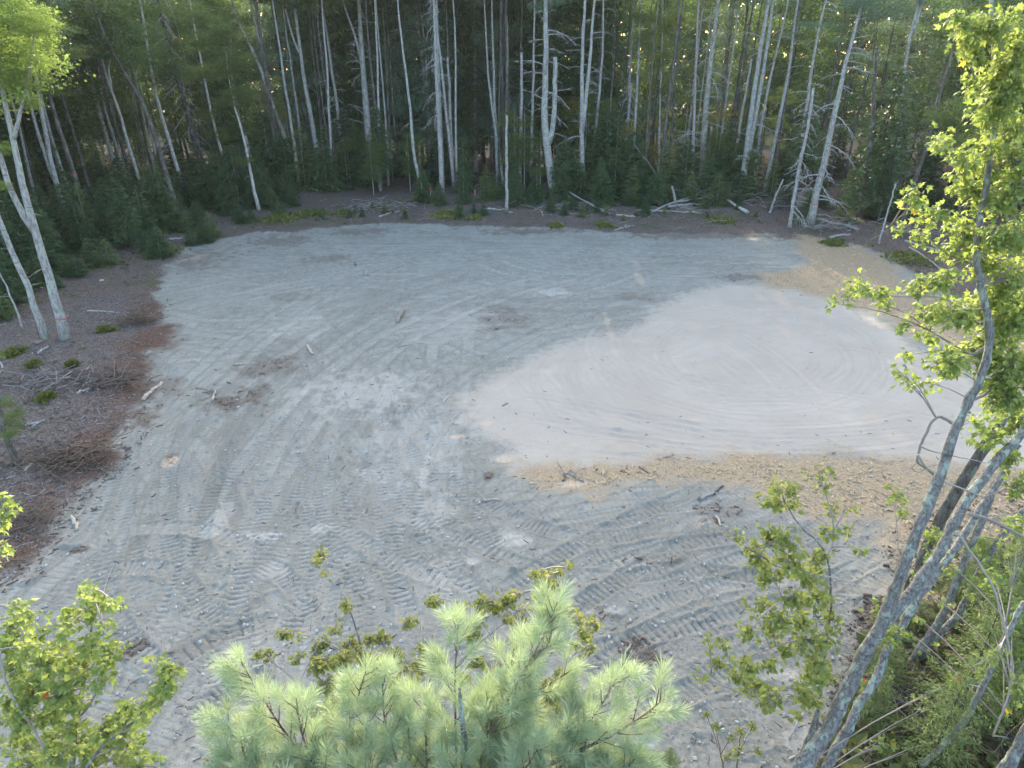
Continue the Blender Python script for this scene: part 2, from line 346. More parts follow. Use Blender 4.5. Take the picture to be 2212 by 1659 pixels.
def blot(px, py, rx, ry, amt, arr, seed):
    c = G(px, py); ex = abs(G(px + rx, py)[0] - c[0]); ey = abs(G(px, py - ry)[1] - c[1])
    d = np.hypot((X - c[0]) / ex, (Y - c[1]) / ey) + (fbm(X * 2.6, Y * 2.6, seed, 4) - .47) * 2.0
    arr[:] = np.maximum(arr, amt * (1 - sstep(.35, 1.05, d)))
for k, b in enumerate([(590, 790, 60, 25, .8), (500, 870, 70, 22, .9), (540, 850, 50, 20, .8), (460, 850, 30, 20, .9), (1100, 690, 70, 30, .55), (1060, 700, 30, 20, .5), (180, 1190, 40, 12, 1), (290, 1400, 25, 35, .9),
                       (370, 990, 16, 12, .8), (1055, 1033, 12, 12, 1), (1390, 1405, 50, 35, .7), (430, 560, 80, 25, .6), (600, 520, 90, 14, .6), (790, 500, 90, 10, .6), (340, 740, 60, 20, .7), (370, 840, 60, 30, .6), (320, 900, 50, 25, .9),
                       (700, 560, 60, 12, .5), (1150, 500, 120, 8, .8), (1500, 510, 200, 7, .8), (1700, 512, 60, 7, 1), (620, 640, 60, 14, .4), (1060, 1440, 40, 20, .5), (1330, 1020, 60, 12, .5), (560, 800, 100, 12, .6), (330, 830, 40, 15, .7),
                       (1550, 1100, 60, 30, .45), (1420, 1210, 70, 12, .5), (1300, 1330, 40, 18, .5), (1380, 640, 60, 10, .5), (1620, 600, 80, 8, .6), (1130, 1340, 60, 25, .4)]): blot(*b, stain, 300 + k)
for k, b in enumerate([(780, 850, 160, 50, .7), (900, 960, 120, 90, .5), (915, 1020, 16, 60, 1), (930, 1100, 60, 40, .6), (1110, 1170, 40, 20, .9), (1010, 1215, 25, 12, 1), (1400, 1210, 60, 10, .8), (1300, 1340, 40, 14, 1), (1290, 1320, 60, 10, .7),
                       (570, 1155, 60, 14, .9), (700, 1140, 30, 12, .8), (600, 1235, 50, 20, .6), (950, 1270, 90, 60, .4), (1400, 1600, 50, 14, 1), (1370, 1625, 40, 8, 1), (315, 715, 30, 12, 1), (600, 500, 40, 6, 1), (1190, 630, 40, 8, .8), (960, 950, 60, 14, .6),
                       (1000, 700, 120, 40, .4), (1700, 1250, 60, 20, .5), (480, 1120, 30, 40, .6), (1680, 1460, 60, 25, .5), (1720, 1600, 60, 40, .7), (650, 700, 90, 40, .35)]): blot(*b, pale, 400 + k)
tan = np.zeros_like(H)  # warm sun flecks painted into the sand colour, with tan wood chip spots
for k, b in enumerate([(1690, 650, 22, 20, .55), (1640, 640, 14, 12, .5), (1690, 690, 12, 14, .4), (1700, 720, 20, 12, .4), (1380, 600, 9, 22, .55), (1375, 570, 8, 12, .4), (1310, 690, 8, 22, .6), (1320, 720, 12, 14, .5), (1380, 735, 25, 10, .3), (1740, 670, 16, 10, .35),
                       (985, 943, 22, 9, 1), (1090, 992, 18, 9, 1), (1240, 1045, 40, 9, 1), (1330, 760, 10, 14, .35), (1500, 700, 20, 8, .3), (1420, 770, 16, 8, .25), (1600, 770, 20, 10, .25), (1045, 915, 14, 6, .6), (370, 995, 14, 14, .9), (420, 560, 20, 10, .5),
                       (1520, 1130, 60, 14, .35), (1880, 900, 30, 12, .25)]): blot(*b, tan, 500 + k)
fadeh = np.minimum(sstep(0, .06, 1 - np.abs(X) / (6 + .80 * ys)[:, None]), sstep(66.5, 63, Y))
H = H * fadeh - .1 * (1 - fadeh)
def HZ(x, y):                                            # height of the ground at a place
    if y < ys[0] or y > ys[-1] or abs(x) > 6 + .8 * y: return 0.0
    i = min(int(np.searchsorted(ys, y)), len(ys) - 1); j = int(round((x / (6 + .8 * ys[i]) + 1) / 2 * (NX - 1)))
    return float(H[i, min(max(j, 0), NX - 1)])
m, t, p, out = newmat('clearing_ground'); M['ground'] = m
pos = nd(t, 'ShaderNodeNewGeometry').outputs['Position']
nA = noise(t, pos, .35, 5, .6); nB = noise(t, pos, 2.6, 6, .7); nC = noise(t, pos, 14, 5, .7); nD = noise(t, pos, 55, 3, .6)
dirt = mixc(t, ss(t, nA, .35, .65), (.228, .234, .202), (.286, .291, .256))
dirt = mixc(t, ss(t, nB, .35, .72), dirt, (.330, .333, .298))
dirt = mixc(t, mth(t, 'MULTIPLY', ss(t, nC, .54, .66), .6), dirt, (.165, .158, .135)); nE = noise(t, pos, 32, 5, .75); dirt = mixc(t, mth(t, 'MULTIPLY', ss(t, nE, .56, .66), .6), dirt, (.15, .145, .125)); nF = noise(t, pos, .9, 5, .65); dirt = mixc(t, mth(t, 'MULTIPLY', mth(t, 'MULTIPLY', ss(t, nF, .5, .7), ss(t, nC, .35, .6)), .55), dirt, (.215, .175, .135))
dirt = mixc(t, mth(t, 'MULTIPLY', ss(t, nD, .62, .7), .5), dirt, (.50, .49, .47))
dirt = mixc(t, mth(t, 'MULTIPLY', attr(t, 'press'), mth(t, 'ADD', mth(t, 'MULTIPLY', attr(t, 'pale'), .6), .26)), dirt, (.46, .44, .385))
dirt = mixc(t, mth(t, 'MULTIPLY', attr(t, 'rut'), .45), dirt, (.185, .18, .155))
ln = attr(t, 'lane'); dirt = mixc(t, mth(t, 'MULTIPLY', ss(t, ln, .5, 1.0), .33), dirt, (.40, .39, .345)); dirt = mixc(t, mth(t, 'MULTIPLY', ss(t, ln, .5, 0.0), .45), dirt, (.175, .172, .145))
dirt = mixc(t, mth(t, 'MULTIPLY', attr(t, 'pale'), .55), dirt, (.50, .48, .43))
stc = mixc(t, ss(t, nC, .4, .6), (.085, .060, .045), (.20, .165, .135))
dirt = mixc(t, mth(t, 'MULTIPLY', attr(t, 'stain'), .85), dirt, stc)
sand = mixc(t, ss(t, nA, .3, .7), (.420, .376, .315), (.475, .430, .366)); sand = mixc(t, mth(t, 'MULTIPLY', ss(t, nB, .5, .75), .5), sand, (.385, .335, .28))
sand = mixc(t, mth(t, 'MULTIPLY', ss(t, nC, .62, .74), .45), sand, (.33, .30, .27)); sand = mixc(t, mth(t, 'MULTIPLY', ss(t, ln, .5, 1.0), .33), sand, (.60, .55, .49)); sand = mixc(t, mth(t, 'MULTIPLY', ss(t, ln, .5, 0.0), .27), sand, (.36, .32, .28)); sand = mixc(t, mth(t, 'MULTIPLY', attr(t, 'rut'), .28), sand, (.36, .32, .28))
chip = mixc(t, ss(t, nC, .35, .62), (.27, .20, .125), (.45, .35, .225)); chip = mixc(t, ss(t, nD, .55, .7), chip, (.54, .44, .31)); chip = mixc(t, mth(t, 'MULTIPLY', ss(t, nB, .52, .72), .7), chip, (.31, .25, .18))
duff = mixc(t, ss(t, nC, .38, .62), (.07, .057, .05), (.18, .155, .143)); duff = mixc(t, mth(t, 'MULTIPLY', ss(t, nD, .56, .68), .7), duff, (.34, .32, .31)); red = mixc(t, ss(t, nC, .35, .6), (.055, .032, .022), (.16, .095, .065)); duff = mixc(t, mth(t, 'MULTIPLY', ss(t, mth(t, 'ADD', attr(t, 'dpad'), mth(t, 'MULTIPLY', mth(t, 'ADD', nB, mth(t, 'MULTIPLY', nA, 2.2)), 2.6)), 2.6, 4.6), .85), duff, red)
wood = mixc(t, ss(t, nC, .4, .62), (.085, .065, .055), (.20, .165, .145)); wood = mixc(t, mth(t, 'MULTIPLY', ss(t, nD, .58, .7), .6), wood, (.32, .30, .29)); wood = mixc(t, mth(t, 'MULTIPLY', ss(t, nA, .5, .65), .5), wood, (.09, .10, .04))
def edge(a, wd=.12, k=.6): return ss(t, mth(t, 'ADD', attr(t, a), mth(t, 'MULTIPLY', mth(t, 'SUBTRACT', nC, .5), k)), -wd, wd)
col = mixc(t, edge('dpad', .2, 1.2), wood, dirt)
col = mixc(t, ss(t, mth(t, 'ADD', attr(t, 'dsand'), mth(t, 'ADD', mth(t, 'MULTIPLY', mth(t, 'SUBTRACT', nC, .5), 1.6), mth(t, 'MULTIPLY', mth(t, 'SUBTRACT', nB, .5), 1.8))), -.55, .75), col, sand)
du = mth(t, 'MULTIPLY', edge('dduff', .35, 1.6), ss(t, mth(t, 'ADD', attr(t, 'dpad'), mth(t, 'MULTIPLY', nB, -2.0)), .8, -.6))
col = mixc(t, du, col, duff)
col = mixc(t, mth(t, 'MULTIPLY', ss(t, mth(t, 'ADD', attr(t, 'dchip'), mth(t, 'ADD', mth(t, 'MULTIPLY', mth(t, 'SUBTRACT', nC, .5), 1.6), mth(t, 'MULTIPLY', mth(t, 'SUBTRACT', nB, .5), 1.6))), -.75, .3), .95), col, chip)
col = mixc(t, mth(t, 'MULTIPLY', attr(t, 'tan'), ss(t, nC, .3, .6)), col, (.60, .46, .33))
t.links.new(col, p.inputs['Base Color']); p.inputs['Roughness'].default_value = .95; p.inputs['Specular IOR Level'].default_value = .1
b = nd(t, 'ShaderNodeBump'); b.inputs['Strength'].default_value = .9; b.inputs['Distance'].default_value = .035
bh = mth(t, 'ADD', nC, mth(t, 'MULTIPLY', nD, .4)); t.links.new(bh, b.inputs['Height']); t.links.new(b.outputs[0], p.inputs['Normal'])
mb = MB(); nr = len(ys); i, j = np.meshgrid(np.arange(nr - 1), np.arange(NX - 1), indexing='ij')
mb.add(np.stack([X, Y, H], -1).reshape(-1, 3), np.stack([i * NX + j, i * NX + j + 1, (i + 1) * NX + j + 1, (i + 1) * NX + j], -1).reshape(-1, 4))
gm = mb.mesh('ground', m, True)
for nm, a in (('dpad', dpad), ('dsand', dsand), ('dchip', dchip), ('dduff', dduff), ('press', press), ('rut', rut), ('lane', lane), ('stain', stain), ('pale', pale), ('tan', tan)):
    at_ = gm.attributes.new(nm, 'FLOAT', 'POINT'); at_.data.foreach_set('value', np.clip(a, -6, 6).ravel().astype(np.float32))
link('ground', gm, kind='structure')
m, t, p, out = newmat('woods_floor')
pos = nd(t, 'ShaderNodeNewGeometry').outputs['Position']; n1 = noise(t, pos, 3, 6, .7); n2 = noise(t, pos, .08, 3)
c = mixc(t, ss(t, n1, .38, .62), (.045, .034, .026), (.14, .10, .075))
sp = nd(t, 'ShaderNodeSeparateXYZ'); t.links.new(pos, sp.inputs[0])
c = mixc(t, ss(t, mth(t, 'ADD', sp.outputs[1], mth(t, 'MULTIPLY', n2, 14)), 100, 108), c, mixc(t, n1, (.07, .07, .025), (.14, .11, .045)))
t.links.new(c, p.inputs['Base Color']); p.inputs['Roughness'].default_value = .95
mb = MB(); gx = np.linspace(-300, 300, 81); gy = np.linspace(-60, 400, 81); i, j = np.meshgrid(np.arange(80), np.arange(80), indexing='ij')
XX, YY = np.meshgrid(gx, gy); mb.add(np.stack([XX, YY, 0 * XX - .16], -1).reshape(-1, 3), np.stack([i * 81 + j, i * 81 + j + 1, (i + 1) * 81 + j + 1, (i + 1) * 81 + j], -1).reshape(-1, 4))
link('forest_floor', mb.mesh('forest_floor', m, True), kind='structure')

# ------------------------------------------------------------------ foliage shapes shared by the trees
def rdirs(n, rng=RNG):
    v = rng.normal(size=(n, 3)); return v / np.linalg.norm(v, axis=1)[:, None]
BLADE = (np.array([[0, -.12, 0], [.5, -.16, .03], [1, 0, 0], [.5, .16, .03]]), [np.array([[0, 1, 2, 3]])])
DIAMOND = (np.array([[0, 0, 0], [.45, -.36, .08], [1, 0, -.06], [.45, .36, .08]]), [np.array([[0, 1, 2], [0, 2, 3]])])
def deci_clump(seed, n=1500, leaf=.085, flat=.75):       # a unit crown: leaf sprays gathered in tiers round several limbs
    r = np.random.default_rng(seed); mb = MB()
    ncl = 34; c = rdirs(ncl, r) * (r.random(ncl) ** .45)[:, None] * np.array([1, 1, flat]); 
    k = r.integers(0, ncl, n); sz = .16 + .14 * r.random(ncl)
    P = c[k] + r.normal(size=(n, 3)) * sz[k][:, None] * np.array([1, 1, .38])
    D = r.normal(size=(n, 3)) * [1, 1, .5] + c[k] * .8 + [0, 0, -.35]
    Mx = frames(D, r.normal(size=n) * .8) * (leaf * (.6 + .8 * r.random(n)))[:, None, None]
    mb.scatter(*DIAMOND, Mx, P, np.clip(.5 * r.random(ncl)[k] + .5 * r.random(n), 0, 1))
    return mb
def pine_clump(seed, n=1500, leaf=.10):                  # a flat plume of long needles
    r = np.random.default_rng(seed); mb = MB(); ncl = 26
    c = rdirs(ncl, r) * (r.random(ncl) ** .4)[:, None] * np.array([1, 1, .42]); k = r.integers(0, ncl, n)
    D = r.normal(size=(n, 3)) + c[k] * .7 + [0, 0, .25]; D /= np.linalg.norm(D, axis=1)[:, None]
    P = c[k] + D * .05 + r.normal(size=(n, 3)) * [.09, .09, .05]
    sc = (leaf * (.7 + .6 * r.random(n)))[:, None, None]
    Mx = frames(D, r.random(n) * 6.3) * sc; Mx[:, :, 1] *= .8
    mb.scatter(*BLADE, Mx, P, np.clip(.6 * r.random(ncl)[k] + .4 * r.random(n), 0, 1))
    return mb
def fir_crown(seed, h=5.0, rad=1.3, whorls=22, per=8, blades=20, bl=.22, sparse=1.0, base=.06, droop=.25):
    r = np.random.default_rng(seed); mb = MB(); P = []; D = []; T = []
    for wv in range(whorls):
        z = base + (1 - base) * (wv + r.random() * .7) / whorls; rr_ = rad * (1 - z) ** .8 * (.75 + .5 * r.random()) + .05
        for b in range(max(3, int(per * (1 - .4 * z)))):
            if r.random() > sparse: continue
            a = r.random() * 6.283; L = rr_ * (.6 + .55 * r.random()); tb = r.random()
            nb = max(4, int(blades * L / rad + 3)); u = r.random(nb) ** .7
            x = u * L; side = (r.random(nb) - .5) * 2 * (.34 * L) * (1 - u) * (.4 + u * 1.2)
            zz = z * h + .15 * x - droop * x * x / (rad * .8) + r.normal(size=nb) * .03
            ca, sa = math.cos(a), math.sin(a)
            P.append(np.stack([ca * x - sa * side, sa * x + ca * side, zz], -1))
            dd = np.stack([np.ones(nb), np.sign(side) * (.3 + .9 * r.random(nb)), -.25 + .35 * r.normal(size=nb)], -1)
            D.append(np.stack([ca * dd[:, 0] - sa * dd[:, 1], sa * dd[:, 0] + ca * dd[:, 1], dd[:, 2]], -1)); T.append(np.clip(.55 * tb + .2 * u + .35 * r.random(nb), 0, 1))
    P = np.concatenate(P); D = np.concatenate(D); T = np.concatenate(T); n = len(P)
    Mx = frames(D, r.normal(size=n) * .7) * (bl * (.6 + .7 * r.random(n)))[:, None, None]
    mb.scatter(*BLADE, Mx, P, T); return mb
def dead_branch(seed, droop=.25, twigs=8, rad=.023):     # one metre of bare branch along +x
    r = np.random.default_rng(seed); mb = MB(); u = np.linspace(0, 1, 7)
    wob = np.cumsum(r.normal(size=(7, 2)), 0) * .028 * u[:, None]
    Pm = np.stack([u, wob[:, 0], .1 * u - droop * u ** 2 + wob[:, 1]], -1); mb.tube(Pm, rad * (1 - .8 * u), 4, .5)
    for k in range(twigs):
        q = .25 + .7 * r.random(); i = int(q * 6); p0 = Pm[i] + (Pm[i + 1] - Pm[i]) * (q * 6 - i) if i < 6 else Pm[6]
        s_ = r.choice([-1, 1]); L = (.14 + .3 * r.random()) * (1.1 - q * .5); d = np.array([.75, s_ * (.35 + .5 * r.random()), r.normal() * .25 - droop * .6])
        v = np.linspace(0, 1, 4)[:, None]; Pt = p0 + d * v * L + np.array([0, 0, -1]) * v ** 2 * L * droop * .6 + r.normal(size=(4, 3)) * .012 * v
        mb.tube(Pt, rad * .42 * (1 - .7 * v[:, 0]), 3, .5)
    return mb
MAPLE = np.array([[0, 0, 0], [.10, -.30, .02], [.02, -.42, .04], [.30, -.28, .0], [.48, -.50, -.03], [.55, -.20, .03], [1.0, 0, -.08], [.55, .20, .03], [.48, .50, -.03], [.30, .28, 0], [.02, .42, .04], [.10, .30, .02], [.42, 0, .07]])
MAPLEF = [np.array([[12, k, k + 1] for k in range(0, 11)] + [[12, 11, 0]])]
OVAL = np.array([[0, 0, 0], [.15, -.30, .03], [.5, -.42, .03], [.8, -.2, -.02], [1.05, 0, -.08], [.8, .2, -.02], [.5, .42, .03], [.15, .30, .03], [.5, 0, -.03]])
OVALF = [np.array([[8, k, k + 1] for k in range(0, 7)] + [[8, 7, 0]])]
def single(tv, tf, mat, name): return MB().add(tv, tf, .5).mesh(name, mat)
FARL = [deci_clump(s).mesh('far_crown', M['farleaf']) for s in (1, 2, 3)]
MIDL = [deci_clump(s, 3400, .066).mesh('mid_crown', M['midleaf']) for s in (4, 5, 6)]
LIME = [deci_clump(s, 3400, .066).mesh('lime_crown', M['limeleaf']) for s in (14, 15)]  # crowns with sunlight painted into the leaf colour
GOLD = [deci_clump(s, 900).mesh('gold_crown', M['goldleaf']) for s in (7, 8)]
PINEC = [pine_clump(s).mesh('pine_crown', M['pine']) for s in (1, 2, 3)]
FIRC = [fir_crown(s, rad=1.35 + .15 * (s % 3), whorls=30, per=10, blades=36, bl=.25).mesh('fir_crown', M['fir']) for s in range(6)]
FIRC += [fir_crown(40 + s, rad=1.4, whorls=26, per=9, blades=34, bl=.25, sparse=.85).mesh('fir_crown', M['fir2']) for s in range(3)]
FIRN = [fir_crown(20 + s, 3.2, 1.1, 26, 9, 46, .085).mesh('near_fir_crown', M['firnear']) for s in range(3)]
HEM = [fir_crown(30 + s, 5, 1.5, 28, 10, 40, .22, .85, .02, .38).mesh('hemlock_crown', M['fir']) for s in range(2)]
DEADB = [dead_branch(s, [.1, .25, .5, .7, .3, .9, .15, .4][s]) for s in range(8)]
DEADM = {k: [b.mesh('branch', M[k]) for b in DEADB] for k in ('dead', 'grey', 'dark', 'twig')}

# ------------------------------------------------------------------ trees of the woods edge
def trunk_mesh(P, r, mat, k=8, name='trunk'):
    return MB().tube(P, r, k).mesh(name, mat, True)
def smooth_path(P, n, seed=0, wob=.0):
    P = np.asarray(P, float); d = np.r_[0, np.cumsum(np.linalg.norm(np.diff(P, axis=0), axis=1))]
    t = np.linspace(0, d[-1], n); Q = np.stack([np.interp(t, d, P[:, i]) for i in range(3)], -1)
    for _ in range(2): Q[1:-1] = .25 * Q[:-2] + .5 * Q[1:-1] + .25 * Q[2:]
    if wob:
        r = np.random.default_rng(seed); Q[1:-1, :2] += r.normal(size=(n - 2, 2)) * wob
    return Q
TN = [0]
def hangers(root, P, rad, meshes, n, z0, z1, L0, L1, tilt=(-.1, .35), name='branch', rng=None):
    r = rng or random.Random(TN[0]); zs = P[:, 2]
    for k in range(n):
        z = z0 + (z1 - z0) * (k + r.random()) / n
        c = np.array([np.interp(z, zs, P[:, 0]), np.interp(z, zs, P[:, 1]), z]); a = r.uniform(0, 6.283); L = r.uniform(L0, L1) * (1 - .35 * (z - z0) / max(1e-3, z1 - z0))
        m = Matrix.Translation(c) @ Matrix.Rotation(a, 4, 'Z') @ Matrix.Rotation(-r.uniform(*tilt), 4, 'Y') @ Matrix.Rotation(r.uniform(-.5, .5), 4, 'X') @ Matrix.Scale(L, 4)
        link(name, r.choice(meshes), root, mat=m)
def crowns(root, P, kind, zs, rad, rng):
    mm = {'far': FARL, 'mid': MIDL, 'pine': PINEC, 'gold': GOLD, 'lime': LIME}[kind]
    for z in zs:
        rr_ = rad * rng.uniform(.75, 1.2); c = (np.interp(z, P[:, 2], P[:, 0]) + rng.uniform(-.5, .5) * rad * .6, np.interp(z, P[:, 2], P[:, 1]) + rng.uniform(-.5, .5) * rad * .6, z)
        m = Matrix.Translation(c) @ Matrix.Rotation(rng.uniform(0, 6.28), 4, 'Z') @ Matrix.Diagonal((rr_, rr_, rr_ * rng.uniform(.7, 1), 1))
        link('crown', rng.choice(mm), root, mat=m)
def edge_tree(label, cat, name, px, wpx, bark, y=None, top=18.0, snapped=False, br=0, brL=(.7, 2.0), brz=(.15, .95), tilt=(-.1, .35), blobs=(), kind=None, crownz=(), crownr=2.2, forks=(), bz=0.0, tape=None, droopm=None):
    """px: trunk points in the picture from the foot up; forks: more stems"""
    TN[0] += 1; rng = random.Random(TN[0] * 13 + 5)
    if y is None: b0 = G(*px[0]); y = b0[1]
    if y > 55 and not snapped: top = max(top, 17) + 4; crownz = [z + 4.5 for z in crownz]
    W = [at(a, b, y) for a, b in px]
    b0 = W[0].copy()
    if b0[2] > .05:                                       # foot hidden behind the young firs: carry the line down to the ground
        d = W[0] - W[1]; d = d / -d[2] if d[2] < 0 else np.array([0, 0, -1.]); b0 = W[0] + d * W[0][2]; W.insert(0, b0)
    b0[2] = HZ(b0[0], b0[1]) - .08; W[0] = b0
    r0 = 1.12 * wpx * mpp(b0) / 2
    if not snapped and W[-1][2] < top:
        d = W[-1] - W[-2]; d = d / np.linalg.norm(d) * .6 + np.array([0, 0, .4]); W.append(W[-1] + d / d[2] * (top - W[-1][2]) * .5); W.append(W[-1] + np.array([d[0] * .3, 0, 1]) * (top - W[-1][2]))
    P = smooth_path(np.array(W) - b0, 16, TN[0], .02); zt = P[-1][2]
    u = np.linspace(0, 1, 16); rad = r0 * (1 - (.35 if snapped else .85) * u); rad[0] *= 1.35; rad[1] *= 1.05
    root = thing(name, b0, label, cat)
    link('trunk', trunk_mesh(P, rad, M[bark], 9), root)
    for f in forks:
        fp = [at(a, b, y) - b0 for a, b in f['px']]
        if not f.get('snap'):
            d = fp[-1] - fp[-2]; d /= max(.1, d[2]); fp.append(fp[-1] + d * max(.5, (top - 2 - fp[-1][2])))
        Q = smooth_path(fp, 12, TN[0] + 50, .015)
        link('stem', trunk_mesh(Q, f['w'] * mpp(b0) / 2 * (1 - (.3 if f.get('snap') else .75) * np.linspace(0, 1, 12)), M[bark], 8, 'stem'), root)
        if f.get('br'): hangers(root, Q, 0, DEADM[droopm or 'dead'], f['br'], Q[0][2] + .5, Q[-1][2] * .95, brL[0], brL[1], tilt, rng=rng)
    if not br and kind and not snapped: br, brL, brz = 7, (.35, .95), (.2, .8)
    if br: hangers(root, P, rad, DEADM[droopm or ('dead' if bark != 'dark' else 'dark')], br, zt * brz[0], zt * brz[1], *brL, tilt, rng=rng)
    if kind:
        crowns(root, P, kind, crownz, crownr, rng)
        for (bx, by, br_) in blobs:
            c = at(bx, by, y + rng.uniform(-.5, .5)) - b0; s_ = br_ * mpp(c + b0)
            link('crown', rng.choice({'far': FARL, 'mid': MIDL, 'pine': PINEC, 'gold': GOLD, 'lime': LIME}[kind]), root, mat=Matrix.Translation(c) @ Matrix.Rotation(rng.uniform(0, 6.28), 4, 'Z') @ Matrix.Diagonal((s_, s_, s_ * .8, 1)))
    if tape:
        q = at(*tape, y) - b0; rr_ = np.interp(q[2], P[:, 2], rad) + .012; cx, cy = np.interp(q[2], P[:, 2], P[:, 0]), np.interp(q[2], P[:, 2], P[:, 1])
        mb = MB().tube([[cx, cy, q[2] - .03], [cx + .01, cy, q[2] + .03]], rr_, 10); link('flagging_tape', mb.mesh('flagging_tape', M['pink']), root)
    return root, P, y
E = edge_tree
HIC = (12, 14, 16)
# left side
E('stout grey maple forking low with a pink band on its trunk, left edge of clearing', 'tree', 'maple_tree', [(143, 733), (117, 640), (92, 553), (72, 490), (52, 420), (38, 350), (30, 300), (14, 240), (2, 180), (-12, 80)], 18, 'grey', top=14, kind='lime', crownz=(11, 13),  # kind lime: crowns with sunlight painted into the leaf colour
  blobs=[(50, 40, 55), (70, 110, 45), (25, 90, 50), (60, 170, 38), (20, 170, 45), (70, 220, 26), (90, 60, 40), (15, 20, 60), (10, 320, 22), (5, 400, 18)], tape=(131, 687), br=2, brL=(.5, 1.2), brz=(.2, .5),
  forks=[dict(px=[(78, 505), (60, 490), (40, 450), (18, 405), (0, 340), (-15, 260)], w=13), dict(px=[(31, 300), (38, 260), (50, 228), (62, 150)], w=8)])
E('slim grey maple curving up just left of the pink banded trunk', 'tree', 'maple_tree', [(100, 733), (83, 683), (63, 625), (42, 580), (25, 550), (0, 478), (-30, 400)], 13, 'grey', top=12, kind='mid', crownz=(10,))
E('very thin pale stem leaning at the left border beside the brush', 'tree', 'sapling', [(50, 712), (30, 650), (0, 595), (-20, 540)], 4, 'dead', top=6, br=3, brL=(.4, .8))
E('grey maple splitting into two stems halfway up, left woods front', 'tree', 'maple_tree', [(163, 528), (140, 458), (120, 393), (108, 340), (98, 290), (82, 200), (75, 120)], 12, 'grey', top=16, kind='mid', crownz=(13, 15), blobs=[(110, 190, 32), (150, 110, 36)],
  forks=[dict(px=[(120, 395), (100, 350), (88, 310), (78, 275), (68, 240), (55, 170)], w=8)])
E('mottled pale stem with green leaf sprigs up its trunk, right of the split grey maple', 'tree', 'birch_tree', [(177, 500), (158, 440), (140, 390), (122, 335), (108, 290), (95, 230)], 8, 'grey', top=15, kind='mid', crownz=(12, 14), blobs=[(150, 380, 14), (118, 320, 10)])
E('dark straight conifer trunk with a red tape tail, deep in left shade', 'tree', 'pine_tree', [(165, 400), (150, 345), (133, 295), (117, 247), (100, 180)], 12, 'dark', top=17, y=47, kind='pine', crownz=HIC, tape=(160, 377))
E('dim slender trunk behind the red taped conifer', 'tree', 'pine_tree', [(172, 333), (150, 260), (135, 210), (122, 170), (105, 90)], 8, 'dark', top=17, y=54, kind='far', crownz=HIC)
E('mottled grey trunk rising into bright maple leaves beside a broken stub', 'tree', 'maple_tree', [(270, 423), (258, 390), (247, 353), (237, 318), (227, 283), (205, 215), (187, 150), (175, 80)], 9, 'grey', top=16, kind='mid', crownz=(12, 14), blobs=[(190, 120, 45), (225, 80, 40), (150, 60, 45)])
E('pale birch bending at mid height and forking near the top, left woods', 'tree', 'birch_tree', [(322, 462), (303, 395), (283, 333), (268, 275), (255, 230), (240, 197), (222, 145), (212, 90)], 8, 'birch', top=15, kind='mid', crownz=(12, 14), blobs=[(225, 110, 36), (260, 60, 40), (205, 60, 40)], forks=[dict(px=[(241, 200), (238, 170), (233, 150), (240, 110)], w=5)])
E('thick rough barked dark tree leaning left with a long bare top', 'tree', 'pine_tree', [(360, 380), (345, 330), (330, 277), (318, 240), (310, 217), (280, 170), (247, 133), (232, 90), (205, 20)], 12, 'dark', top=17, y=52, kind='far', crownz=HIC, blobs=[(295, 120, 45), (320, 70, 40)])
E('slender white birch between the dark leaning tree and the dead spruce', 'tree', 'birch_tree', [(405, 445), (388, 380), (370, 317), (355, 270), (343, 233), (330, 183), (322, 120)], 8, 'birch', top=15, kind='far', crownz=(11, 13, 15), blobs=[(335, 170, 34), (345, 120, 40), (380, 150, 36)])
E('tall dead spruce bristling with drooping bare branches, left of centre', 'dead tree', 'dead_spruce', [(452, 417), (438, 365), (423, 310), (405, 245), (390, 187), (367, 107), (352, 50), (340, 0)], 13, 'deep', top=17, br=70, brL=(1.0, 2.4), brz=(.12, .98), tilt=(-.75, -.1))
E('short leafy sapling with a white stem right of the dead spruce', 'tree', 'birch_sapling', [(511, 427), (495, 380), (478, 330), (467, 300), (455, 240)], 6, 'birch', top=8, kind='mid', blobs=[(490, 340, 22), (470, 290, 25), (445, 250, 28)])
E('white birch carrying a broad yellow green crown, front left', 'tree', 'birch_tree', [(560, 457), (545, 390), (533, 333), (520, 270), (507, 230), (500, 200), (493, 167), (488, 110)], 7, 'birch', top=9, kind='mid',
  blobs=[(470, 150, 45), (500, 130, 40), (440, 90, 45), (520, 200, 32), (485, 215, 30), (430, 160, 34), (470, 60, 45), (535, 215, 16), (420, 30, 40), (520, 350, 18), (540, 345, 12)])
E('splintered bare pole standing against the leafy white birch', 'snag', 'tree_snag', [(555, 410), (545, 360), (537, 320), (530, 293)], 7, 'dead', snapped=True, br=3, brL=(.5, 1.2))
E('white birch with a kinked foot beside the brush heap and twin upper stems', 'tree', 'birch_tree', [(645, 397), (632, 360), (617, 300), (602, 255), (580, 213), (568, 150), (550, 110), (533, 93), (515, 55), (503, 10)], 9, 'birch', top=15, kind='far', crownz=(13, 15), forks=[dict(px=[(581, 215), (578, 165), (571, 125), (563, 90), (550, 50), (540, 0)], w=7)])
E('smooth grey trunk with a raised side limb, right of the twin birch', 'tree', 'maple_tree', [(695, 400), (685, 330), (673, 250), (657, 180), (655, 150), (647, 100), (640, 55), (635, 0)], 11, 'grey', top=16, kind='far', crownz=(13, 15), forks=[dict(px=[(653, 125), (640, 105), (628, 70), (617, 20)], w=5)], br=4, brL=(.5, 1))
E('slim upright trunk half hidden behind the kinked birch', 'tree', 'maple_tree', [(637, 330), (628, 260), (617, 200), (605, 110), (593, 33)], 7, 'grey', top=17, y=64, kind='far', crownz=HIC)
E('narrow trunk second behind the kinked birch', 'tree', 'maple_tree', [(650, 310), (640, 220), (627, 133), (613, 33)], 6, 'grey', top=17, y=67, kind='far', crownz=HIC)
